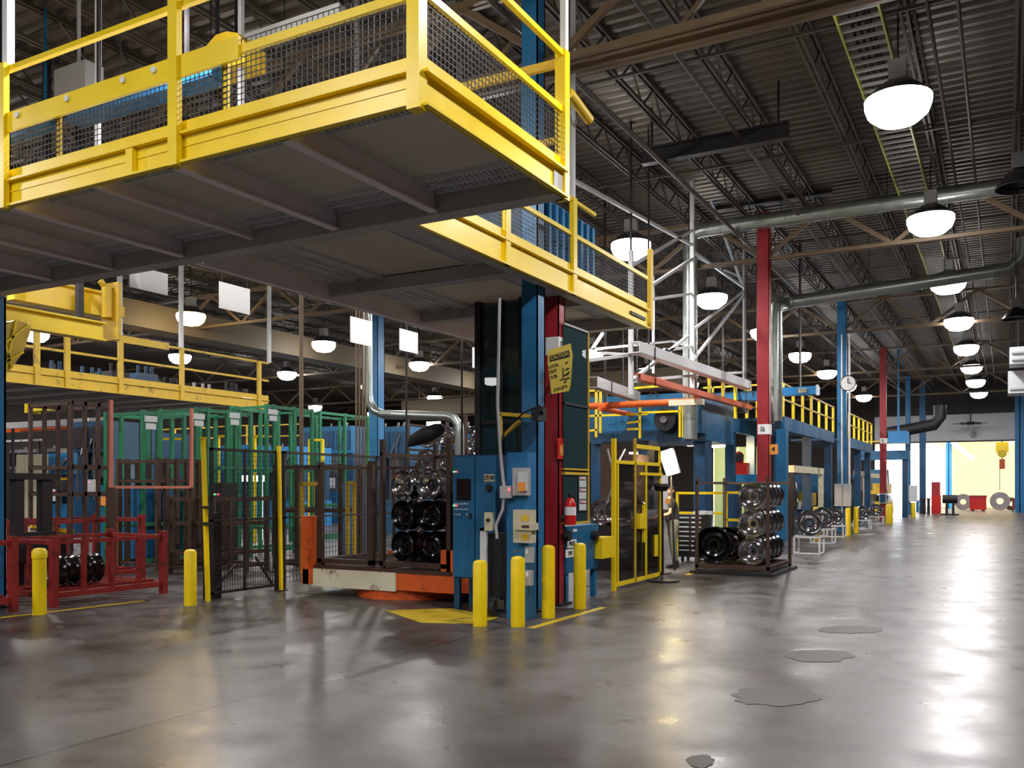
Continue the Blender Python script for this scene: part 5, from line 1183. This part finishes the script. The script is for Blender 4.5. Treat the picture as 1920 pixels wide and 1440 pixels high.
# white boxes on clock column
k = pbox(35.6, 1565, 1595, 907, 949, .18)
t = thing('junction_cabinet', 'pale grey twin electrical boxes on the clock column', 'electrical box', (k[0], 35.6, k[4])); xm = (k[0]+k[1])/2
part('box', MB().box(k[0], xm-.01, 35.55, 35.78, k[4], k[5]), M['ltgrey'], t); part('box', MB().box(xm+.01, k[1], 35.55, 35.78, k[4], k[5]), M['ltgrey'], t)
k = pbox(48.8, 1648, 1662, 925, 944, .1); t = thing('notice_frame', 'framed notice on the far red column', 'notice', (k[0], 48.8, k[4])); part('frame', MB().box(*k), M['ltgrey'], t); part('picture', MB().box(k[0]+.05, k[1]-.05, 48.77, 48.8, k[4]+.05, k[5]-.05), M['dblue'], t)
k = pbox(62.1, 1704, 1720, 910, 941, .1); single('junction_cabinet', MB().box(*k), M['ltgrey'], 'pale grey electrical box on the far blue column', 'electrical box')
# fluorescent warm lights under the press, green wall, red robot
k = pbox(28, 1288, 1318, 829, 836, .15); t = thing('fluorescent_fixture', 'glowing white work light under the press, left of the warm one', 'light fixture', (k[0], 28, k[4])); part('tube', MB().box(*k), M['tubeL'], t); part('bracket', MB().box(k[0]+.2, k[0]+.24, 28.05, 28.1, k[5], ZR-.05), M['black'], t)
k = pbox(30, 1342, 1372, 830, 838, .15); t = thing('fluorescent_fixture', 'glowing warm work light left of red column 06', 'light fixture', (k[0], 30, k[4])); part('tube', MB().box(*k), M['wlens'], t); part('bracket', MB().box(k[0]+.2, k[0]+.24, 30.05, 30.1, k[5], ZR-.05), M['black'], t)
light('AREA', ((k[0]+k[1])/2, 29.9, k[4]-.05), 260, (1, .62, .3), rot=(math.radians(62), 0, math.radians(10)), size=(1.2, .3), parent=None, name='work_light')
k = pbox(27, 1154, 1205, 848, 858, .12); t = thing('fluorescent_fixture', 'glowing long tube light seen through the yellow gate', 'light fixture', (k[0], 27, k[4])); part('tube', MB().box(*k), M['tubeL'], t); part('bracket', MB().box(k[0]+.2, k[0]+.24, 27.05, 27.1, k[5], ZR-.05), M['black'], t)
light('AREA', ((k[0]+k[1])/2, 26.9, k[4]-.05), 120, (1, .9, .75), rot=(math.radians(30), 0, 0), size=(1.5, .3), name='work_light')
k = pbox(32.5, 1338, 1430, 838, 905, .1); t = thing('partition_panel', 'pale green lit partition behind red column 06', 'partition', (k[0], 32.5, 0)); part('panel', MB().box(k[0], k[1], 32.5, 32.6, 0, k[5]), M['lgreen'], t)
rb_ = MB(); x = k[0]
while x < k[1]: rb_.box(x, x+.04, 32.46, 32.5, 0, k[5]); x += .45
part('ribs', rb_, M['white'], t)
k = pbox(29.5, 1376, 1400, 868, 890, .4); t = thing('robot_unit', 'bright red robot unit on a blue table left of column 06', 'robot', (k[0], 29.5, 0))
part('housing', MB().box(k[0], k[1], 29.5, 29.9, k[4], k[5]).lathe([(0, 0), (.16, 0), (.12, .35), (0, .4)], ((k[0]+k[1])/2-.1, 29.7, k[5]), 'Z', 14), M['sred'], t)
part('head', MB().box(k[0]-.1, k[0]+.25, 29.4, 29.8, k[5]+.05, k[5]+.3), M['black'], t)
k2 = pbox(29.2, 1362, 1420, 888, 905, .8); part('table', MB().box(k2[0], k2[1], 29.2, 30.1, k2[4], k[4]), M['bblue'], t)
part('leg', MB().box(k2[0]+.1, k2[0]+.3, 29.3, 30.0, 0, k2[4]), M['dblue'], t); part('leg', MB().box(k2[1]-.3, k2[1]-.1, 29.3, 30.0, 0, k2[4]), M['dblue'], t)
k = pbox(23.5, 1442, 1458, 833, 852, .04); t = single('number_placard', MB().box(*k).box(k[0]-.25, k[0], k[2], k[2]+.04, (k[4]+k[5])/2-.02, (k[4]+k[5])/2+.02), M['signo'], 'orange placard with number 4 beside red column 06', 'sign')
text('4', .2, M['text'], t, ((k[0]+k[1])/2, k[2], (k[4]+k[5])/2), (1, 0, 0), (0, 0, 1))
p = onX(-6.2, 1470, 0); single('support_column', MB().box(p.x-.2, p.x+.1, p.y-.2, p.y+.2, 0, 3.58), M['blue'], 'blue machine column just right of red column 06', 'column')
# guard rails by the machine
def railbox(Y, px0, px1, py0, py1, lab, base_py):
    a, b = onY(Y, px0, py0), onY(Y, px1, py0); z1_, z0_ = (a.z+b.z)/2, onY(Y, (px0+px1)/2, py1).z
    t = thing('guard_rail', lab, 'guard rail', (a.x, Y, 0)); part('post', MB().box(a.x-.03, a.x+.03, Y-.03, Y+.03, 0, z1_), M['yellow'], t); part('post', MB().box(b.x-.03, b.x+.03, Y-.03, Y+.03, 0, z1_), M['yellow'], t)
    part('rail', MB().box(a.x, b.x, Y-.03, Y+.03, z1_-.05, z1_+.01), M['yellow'], t); part('rail', MB().box(a.x, b.x, Y-.03, Y+.03, z0_-.03, z0_+.03), M['yellow'], t)
railbox(21.6, 1270, 1358, 923, 962, 'yellow guard rail behind the black tool chest', 0)
railbox(22.0, 1362, 1398, 922, 975, 'yellow guard rail behind the left posts of the aisle rack', 0)
# tool chest
k = pbox(19.9, 1271, 1318, 965, 1052, .6)
tc = thing('tool_chest', 'black rolling tool chest with silver drawer handles', 'tool chest', (k[0], 19.9, 0)); zt = k[5]
part('chest_body', MB().box(k[0], k[1], 19.92, 20.5, .12, zt), M['black'], tc)
nd = 8
for i in range(nd):
    za = .2+(zt-.24)*i/nd; zb_ = .2+(zt-.24)*(i+.92)/nd
    d_ = part('drawer', MB().box(k[0]+.02, k[1]-.02, 19.9, 19.93, za, zb_), M['black'], tc)
    part('handle', MB().box(k[0]+.04, (k[0]+k[1])/2-.03, 19.87, 19.9, zb_-.035, zb_-.005).box((k[0]+k[1])/2+.03, k[1]-.04, 19.87, 19.9, zb_-.035, zb_-.005), M['ltgrey'], d_)
for xx in (k[0]+.08, k[1]-.08):
    for yy in (20.0, 20.42): part('caster', MB().lathe([(0, -.02), (.06, -.02), (.06, .02), (0, .02)], (xx, yy, .06), 'X', 12), M['rubber'], tc)
rg_ = MB(); r = random.Random(3)
for i in range(7):
    cx = k[0]+.35+i*.055; rg_.lathe([(0, 0), (.07, 0), (.06+r.random()*.02, .04+r.random()*.05), (0, .08)], (cx, 20.1+r.random()*.15, zt), 'Z', 8)
single('shop_rag', rg_, M['ltgrey'], 'crumpled pale rags lying on top of the tool chest', 'rag')
# stand with dark head, base, white board, lamp
g = G(1243, 1090)
t = thing('fan_stand', 'black pedestal stand with a dark round head by the yellow gate', 'stand', tuple(g)); zh = atD(1240, 912, F*H/175).z
part('base', MB().lathe([(0, 0), (.30, 0), (.30, .03), (.12, .07), (.04, .12), (0, .12)], g, 'Z', 24), M['black'], t, True); part('pole', MB().tube((g.x, g.y, .1), (g.x-.02, g.y, zh), .02, 10), M['black'], t)
part('head', MB().lathe([(0, .05), (.13, .05), (.15, .0), (.10, -.08), (0, -.1)], (g.x-.03, g.y, zh), 'Z', 20), M['rubber'], t, True)
k = pbox(16.9, 1226, 1251, 891, 955, .06); t = thing('white_board_cabinet', 'white board with papers behind the dark stand head', 'board', (k[0], k[2], 0)); part('board', MB().box(*k), M['white'], t)
part('post', MB().box((k[0]+k[1])/2-.03, (k[0]+k[1])/2+.03, k[3], k[3]+.05, 0, k[5]), M['black'], t); part('foot', MB().box(k[0], k[1], k[3]-.15, k[3]+.2, 0, .02), M['black'], t)
kk = pbox(16.88, 1248, 1256, 935, 945, .01); part('orange_tag', MB().box(*kk), M['signo'], t)
c0, c1 = onY(17.6, 1248, 845), onY(17.6, 1262, 888)
wl = thing('work_lamp', 'dazzling warm rectangular work lamp beside the yellow gate', 'work lamp', (c0.x, 17.6, c1.z))
part('lamp_face', MB().bar((c0.x, 17.6, c0.z), (c1.x, 17.6, c1.z), .26, .06, up=(0, 1, 0)), emit('work_lamp_glow', (1, .86, .55, 1), 35), wl)
part('housing', MB().bar((c0.x, 17.66, c0.z+.02), (c1.x, 17.66, c1.z-.02), .30, .06, up=(0, 1, 0)), M['black'], wl)
part('arm', MB().tube(((c0.x+c1.x)/2, 17.7, c1.z), ((c0.x+c1.x)/2+.05, 17.8, 0), .02, 8), M['black'], wl)
light('AREA', ((c0.x+c1.x)/2, 17.5, (c0.z+c1.z)/2), 220, (1, .86, .6), rot=(math.radians(68), 0, math.radians(8)), size=(.3, .5), name='work_lamp_light')
# machine with rims behind gate
k = pbox(17.0, 1110, 1200, 985, 1075, 1.6)
t = thing('rim_machine', 'dark rim forming machine behind the yellow gate', 'machine', (k[0], 17, 0)); part('bed', MB().box(k[0], k[1], 17, 18.4, 0, k[5]), M['black'], t)
part('column', MB().box(k[0]+.1, k[0]+.35, 17.2, 18.2, k[5], 2.6).box(k[1]-.5, k[1]-.25, 17.4, 18.2, k[5], 2.4), M['brown'], t); part('head', MB().box(k[0], k[1], 17.5, 18.1, 2.5, 2.68), M['black'], t)
part('spindle', MB().lathe([(0, 0), (.18, 0), (.14, .3), (.06, .7), (0, .7)], ((k[0]+k[1])/2, 17.6, k[5]), 'Z', 16), M['steel'], t)
part('hoses', MB().sweep([(k[0]+.3, 17.1, 2.5), (k[0]+.5, 17.0, 1.9), (k[0]+.35, 17.0, 1.4)], .02, 8).sweep([(k[1]-.4, 17.2, 2.5), (k[1]-.6, 17.0, 2.0), (k[1]-.5, 17.1, 1.5)], .02, 8), M['steel'], t)
for i, (f, sc_) in enumerate(((.16, 1.0), (.52, 1.15), (.88, 1.0))):
    rim('bright', (k[0]+(k[1]-k[0])*f, 17.12, k[5]), 'shiny wheel rim on the forming machine behind the gate, %s' % ['left', 'middle', 'right'][i], sc=sc_, rotz=.2)
# white stands with rims by the aisle
def stand(px0, px1, pt, pb, lab, labr, sc_):
    g0, g1 = G(px0, pb), G(px1, pb); d = F*H/(pb-HZ); zt_ = H+(HZ-pt)*d/F; w_ = abs(g1.x-g0.x)
    t = thing('rim_stand', lab, 'stand', (g0.x, g0.y, 0)); x0_, x1_, y0_ = g0.x, g0.x+.62, g0.y
    m = MB()
    for xx in (x0_, x1_):
        for yy in (y0_, y0_+.6): part('leg', MB().box(xx-.02, xx+.02, yy-.02, yy+.02, 0, zt_), M['white'], t)
    part('frame', MB().box(x0_, x1_, y0_-.02, y0_+.02, .02, .06).box(x0_, x1_, y0_-.02, y0_+.02, zt_-.04, zt_).box(x0_, x1_, y0_+.58, y0_+.62, zt_-.04, zt_).box(x1_-.02, x1_+.02, y0_, y0_+.6, .02, .06).box(x0_-.02, x0_+.02, y0_, y0_+.6, .02, .06).box(x0_-.02, x0_+.02, y0_, y0_+.6, zt_-.04, zt_).box(x1_-.02, x1_+.02, y0_, y0_+.6, zt_-.04, zt_), M['white'], t)
    rim('bright', ((x0_+x1_)/2, y0_+.3, zt_), labr, sc=sc_, rotz=.35)
stand(1489, 1514, 1005, 1040, 'white tube stand just right of the bright rim rack', 'bright rim on the first white stand right of the aisle rack', 1.25)
stand(1520, 1545, 991, 1020, 'second white tube stand right of the bright rim rack', 'bright rim on the second white stand', 1.25)
stand(1600, 1618, 975, 993, 'small white tube stand beyond the clock column', 'rim on the white stand beyond the clock column', 1.1)
stand(1628, 1642, 968, 983, 'farthest white tube stand left of the far red column', 'rim on the farthest white stand', 1.1)
stand(1545, 1560, 985, 1008, 'white tube stand left of the clock column', 'rim on the white stand left of the clock column', 1.1)
# ================================================================== PERSON
def skinfig(name, joints, edges, m_, parent, sub=2):
    me = bpy.data.meshes.new(name); me.from_pydata([j[0] for j in joints], edges, []); me.update()
    o = bpy.data.objects.new(name, me); COL.objects.link(o); o.parent = parent; me.materials.append(m_)
    md = o.modifiers.new('skin', 'SKIN'); 
    if not me.skin_vertices: 
        bpy.context.view_layer.objects.active = o
    for i, j in enumerate(joints):
        sv = me.skin_vertices[0].data[i]; r_ = j[1]; sv.radius = r_ if isinstance(r_, tuple) else (r_, r_); sv.use_root = (i == 0)
    md.use_smooth_shade = True
    s_ = o.modifiers.new('sub', 'SUBSURF'); s_.levels = sub; s_.render_levels = sub
    return o
g = G(1262, 1064); PN = thing('person', 'person in black shirt and grey trousers standing at the machine behind the bright lamp', 'person', tuple(g)); PN.rotation_euler = (0, 0, .6)
# local frame: faces -x, slightly bent forward
J = [((0, 0, .96), (.085, .10)), ((-.03, 0, 1.12), (.07, .10)), ((-.05, 0, 1.30), (.095, .135)), ((-.08, 0, 1.43), (.08, .10)), ((-.10, 0, 1.50), .055), ((-.12, 0, 1.58), (.085, .07)), ((-.13, 0, 1.67), (.09, .075)), ((-.13, 0, 1.73), .06),
     ((0, -.10, .88), .09), ((-.03, -.11, .50), .062), ((.02, -.12, .10), .042), ((-.10, -.13, .04), .04), ((0, .10, .88), .09), ((.02, .11, .50), .062), ((.09, .12, .10), .042), ((-.03, .13, .04), .04),
     ((-.07, -.20, 1.41), .055), ((-.14, -.25, 1.16), .042), ((-.36, -.20, 1.10), .032), ((-.43, -.18, 1.10), (.02, .036)), ((-.07, .20, 1.41), .055), ((-.12, .26, 1.16), .042), ((-.34, .20, 1.06), .032), ((-.41, .18, 1.06), (.02, .036))]
E = [(0, 1), (1, 2), (2, 3), (3, 4), (4, 5), (5, 6), (6, 7), (0, 8), (8, 9), (9, 10), (10, 11), (0, 12), (12, 13), (13, 14), (14, 15), (3, 16), (16, 17), (17, 18), (18, 19), (3, 20), (20, 21), (21, 22), (22, 23)]
for (w_i, sy) in ((19, -1), (23, 1)):
    bx_, by_, bz_ = J[w_i][0]
    for k in range(4):
        J.append(((bx_-.05, by_-.027+k*.018, bz_-.01), .009)); J.append(((bx_-.085+(.008 if k in (0, 3) else 0), by_-.027+k*.018, bz_-.035), .008)); n = len(J); E += [(w_i, n-2), (n-2, n-1)]
    J.append(((bx_+.0, by_-sy*.05, bz_-.01), .010)); J.append(((bx_-.035, by_-sy*.065, bz_-.03), .009)); n = len(J); E += [(w_i, n-2), (n-2, n-1)]
skinfig('body', J, E, M['skin'], PN)
skinfig('shirt', [((0, 0, .90), (.155, .185)), ((-.02, 0, 1.12), (.135, .165)), ((-.05, 0, 1.30), (.135, .17)), ((-.08, 0, 1.44), (.09, .11)), ((-.075, -.205, 1.41), .072), ((-.12, -.24, 1.26), .06), ((-.075, .205, 1.41), .072), ((-.11, .25, 1.26), .06)], [(0, 1), (1, 2), (2, 3), (3, 4), (4, 5), (3, 6), (6, 7)], M['cloth'], PN)
skinfig('trousers', [((0, 0, .92), (.15, .18)), ((0, -.10, .86), .108), ((-.03, -.11, .50), .082), ((.02, -.12, .10), .07), ((0, .10, .86), .108), ((.02, .11, .50), .082), ((.09, .12, .10), .07), ((-.01, 0, 1.08), (.13, .155))], [(0, 1), (1, 2), (2, 3), (0, 4), (4, 5), (5, 6), (0, 7)], M['denim'], PN)
skinfig('hair', [((-.10, 0, 1.66), (.095, .082)), ((-.09, 0, 1.73), (.085, .075)), ((-.06, 0, 1.60), .05)], [(0, 1), (0, 2)], M['hair'], PN)
def hp(nm, mb, m_): o = bpy.data.objects.new(nm, mb.mesh(nm)); o.data.materials.append(m_); COL.objects.link(o); o.parent = PN
hp('boot', MB().prism([(.08, -.17, 0), (-.17, -.17, 0), (-.17, -.17, .05), (-.06, -.17, .09), (-.03, -.17, .14), (.08, -.17, .14)], (0, .1, 0)), M['black'])
hp('boot', MB().prism([(.15, .07, 0), (-.10, .07, 0), (-.10, .07, .05), (.01, .07, .09), (.04, .07, .14), (.15, .07, .14)], (0, .1, 0)), M['black'])
hp('ear', MB().box(-.14, -.10, -.092, -.078, 1.60, 1.66).box(-.14, -.10, .078, .092, 1.60, 1.66), M['skin'])
hp('nose', MB().prism([(-.205, 0, 1.66), (-.235, 0, 1.615), (-.20, 0, 1.61)], (0, .02, 0)), M['skin'])
hp('eye', MB().lathe([(0, -.012), (.01, -.005), (.01, .01)], (-.205, -.03, 1.655), 'X', 8).lathe([(0, -.012), (.01, -.005), (.01, .01)], (-.205, .03, 1.655), 'X', 8), M['black'])
hp('mouth', MB().box(-.205, -.195, -.025, .025, 1.575, 1.582), M['red'])
# ================================================================== FAR END
def fbox(Y, a, b, c, d, dep, m_, nm, lab, cat): k = pbox(Y, a, b, c, d, dep); return single(nm, MB().box(k[0], k[1], k[2], k[3], k[4], k[5]), M[m_], lab, cat), k
k = pbox(74, 1818, 1849, 929, 955, 1.2); t = thing('red_container', 'red container box standing in the bright loading bay', 'container', (k[0], 74, 0)); part('box', MB().box(k[0], k[1], 74, 75.2, .1, k[5]), M['sred'], t)
part('rim_band', MB().box(k[0]-.04, k[1]+.04, 73.96, 75.24, k[5]-.12, k[5]), M['red'], t); part('feet', MB().box(k[0]+.1, k[0]+.3, 74, 75.2, 0, .1).box(k[1]-.3, k[1]-.1, 74, 75.2, 0, .1), M['black'], t)
k = pbox(66, 1746, 1763, 929, 961, 1.0); t = thing('red_container', 'red cabinet left of the black drum at the far end', 'container', (k[0], 66, 0)); part('box', MB().box(k[0], k[1], 66, 67, 0, k[5]), M['sred'], t); part('hood', MB().box(k[0], k[0]+.5, 66.1, 66.9, k[5]-.02, k[5]+.9), M['red'], t)
k = pbox(72.5, 1898, 1909, 935, 955, .6); t = thing('red_container', 'small dark red cart at the right jamb of the bay', 'cart', (k[0], 72.5, 0)); part('box', MB().box(k[0], k[1], 72.5, 73.1, .2, k[5]), M['red'], t); part('legs', MB().box(k[0], k[0]+.08, 72.5, 73.1, 0, .2).box(k[1]-.08, k[1], 72.5, 73.1, 0, .2), M['black'], t)
k = pbox(62, 1769, 1792, 928, 944, .9); c_ = ((k[0]+k[1])/2, 62.5, (k[4]+k[5])/2)
t = thing('black_drum', 'black drum lying on a pedestal at the end of the aisle', 'drum', (c_[0], 62.5, 0)); rr = (k[5]-k[4])/2
part('drum', MB().lathe([(0, -.42), (rr, -.42), (rr, .42), (0, .42)], c_, 'X', 20), M['black'], t, True); part('pedestal', MB().box(c_[0]-.25, c_[0]-.12, 62.3, 62.7, 0, k[4]+.05).box(c_[0]+.12, c_[0]+.25, 62.3, 62.7, 0, k[4]+.05).box(c_[0]-.5, c_[0]+.5, 62.1, 62.9, 0, .08), M['black'], t)
for i, (px, py, r_, lab) in enumerate(((1806, 938, 15, 'pale steel coil left of the red container in the bay'), (1875, 935, 17, 'pale steel coil right of the red container in the bay'), (1896, 930, 12, 'darker steel coil at the right end of the bay'))):
    q = onY(77+i*.4, px, py); d = -q.x*SA+q.y*CA; R_ = r_*d/F; t = thing('steel_coil', lab, 'coil', (q.x, q.y, 0))
    part('coil_body', MB().lathe([(R_*.35, -.35), (R_, -.35), (R_, .35), (R_*.35, .35)], (q.x, q.y, R_+.02), 'Y', 32, closed=True), M['steel'] if i < 2 else M['brown'], t, True)
k = pbox(70, 1716, 1724, 938, 962, .5); single('waste_bin', MB().box(k[0]+.05, k[1]-.05, 70, 70.5, 0, k[5]-.05).box(k[0], k[1], 69.97, 70.53, k[5]-.08, k[5]), M['bblue'], 'blue waste bin beside the far bollard', 'bin')
for i, (a_, b_) in enumerate(((1727, 1735), (1737, 1744))):
    k = pbox(64.5, a_, b_, 934, 964, .5); single('waste_bin', MB().box(k[0]+.03, k[1]-.03, 64.5, 65, 0, k[5]-.06).box(k[0], k[1], 64.47, 65.03, k[5]-.08, k[5]), M['black'], ['black waste bin right of the blue bin, left one', 'black waste bin right of the blue bin, right one'][i], 'bin')
q = onY(73, 1879, 840); t = thing('chain_hoist', 'yellow chain hoist with an orange hook block hanging in the bay', 'hoist', tuple(q))
part('hoist_body', MB().box(q.x-.4, q.x+.4, 72.7, 73.3, q.z-.3, q.z+.4).lathe([(0, -.1), (.3, -.1), (.3, .6), (0, .6)], (q.x, 72.7, q.z-.4), 'Y', 14), M['yellow'], t); part('hook_block', MB().box(q.x-.18, q.x+.18, 72.8, 73.2, q.z-1.5, q.z-.8), M['orange'], t)
part('chain', MB().tube((q.x, 73, q.z-.9), (q.x, 73, q.z-.3), .03, 6).tube((q.x-.15, 73, q.z-3), (q.x-.15, 73, q.z-1.4), .02, 6).tube((q.x, 73, q.z+.4), (q.x, 73, 9.6), .04, 6), M['black'], t)
q = onY(70, 1820, 794); t = thing('ceiling_fan', 'dark wide fan disc hung before the white end wall', 'fan', tuple(q)); bl = MB()
for k in range(6): bl.bar((q.x, 70, q.z), (q.x+cos(k*pi/3)*1.1, 70+sin(k*pi/3)*1.1, q.z), .22, .04)
part('blades', bl, M['black'], t); part('hub', MB().lathe([(0, -.1), (.25, -.08), (.25, .12), (0, .12)], (q.x, 70, q.z), 'Z', 12).tube((q.x, 70, q.z), (q.x, 70, ZR+.03), .04, 6), M['black'], t)
q = onY(71.9, 1824, 815); single('wall_bell', MB().lathe([(0, 0), (.22, 0), (.2, -.15), (0, -.2)], (q.x, 71.95, q.z), 'Y', 14), M['grey'], 'small grey bell on the white end wall', 'bell')
# unit heaters at the right edge
k = pbox(30, 1893, 1925, 650, 682, 1.0); t = thing('unit_heater', 'pale grey unit heater at the right edge, the upper one', 'heater', (k[0], 30, k[4])); part('casing', MB().box(*k), M['ltgrey'], t); part('louvres', MB().box(k[0]+.05, k[1], 29.96, 30, k[4]+.1, k[4]+.15).box(k[0]+.05, k[1], 29.96, 30, k[4]+.3, k[4]+.35), M['grey'], t); part('hanger', MB().box(k[0]+.2, k[0]+.24, 30.4, 30.44, k[5], ZR+.03), M['black'], t)
k = pbox(31, 1890, 1925, 695, 737, 1.0); t = thing('unit_heater', 'pale grey unit heater at the right edge, the lower one', 'heater', (k[0], 31, k[4])); part('casing', MB().box(*k), M['ltgrey'], t); part('louvres', MB().box(k[0]+.05, k[1], 30.96, 31, k[4]+.1, k[4]+.15), M['grey'], t); part('hanger', MB().box(k[0]+.7, k[0]+.74, 31.8, 31.84, k[5], ZR+.03), M['black'], t)
q = atD(1912, 352, 14.5)
t = thing('dark_dome_lamp', 'unlit dark dome fixture at the right edge under the long duct', 'lamp', tuple(q)); part('dome', MB().lathe([(.05, .3), (.18, .25), (.34, .05), (.38, 0), (.36, 0), (.3, .06)], q, 'Z', 24), M['dchrome'], t, True)
part('ballast', MB().box(q.x-.12, q.x+.12, q.y-.12, q.y+.12, q.z+.3, q.z+.55).tube((q.x, q.y, q.z+.5), (q.x, q.y, ZR+.03), .012, 6), M['black'], t)
q = atD(1905, 598, 24)
t = thing('dark_dome_lamp', 'unlit dark dome fixture at the right edge above the heaters', 'lamp', tuple(q)); part('dome', MB().lathe([(.05, .3), (.18, .25), (.34, .05), (.38, 0), (.36, 0), (.3, .06)], q, 'Z', 24), M['dchrome'], t, True)
part('ballast', MB().box(q.x-.12, q.x+.12, q.y-.12, q.y+.12, q.z+.3, q.z+.55).tube((q.x, q.y, q.z+.5), (q.x, q.y, ZR+.03), .012, 6), M['black'], t)
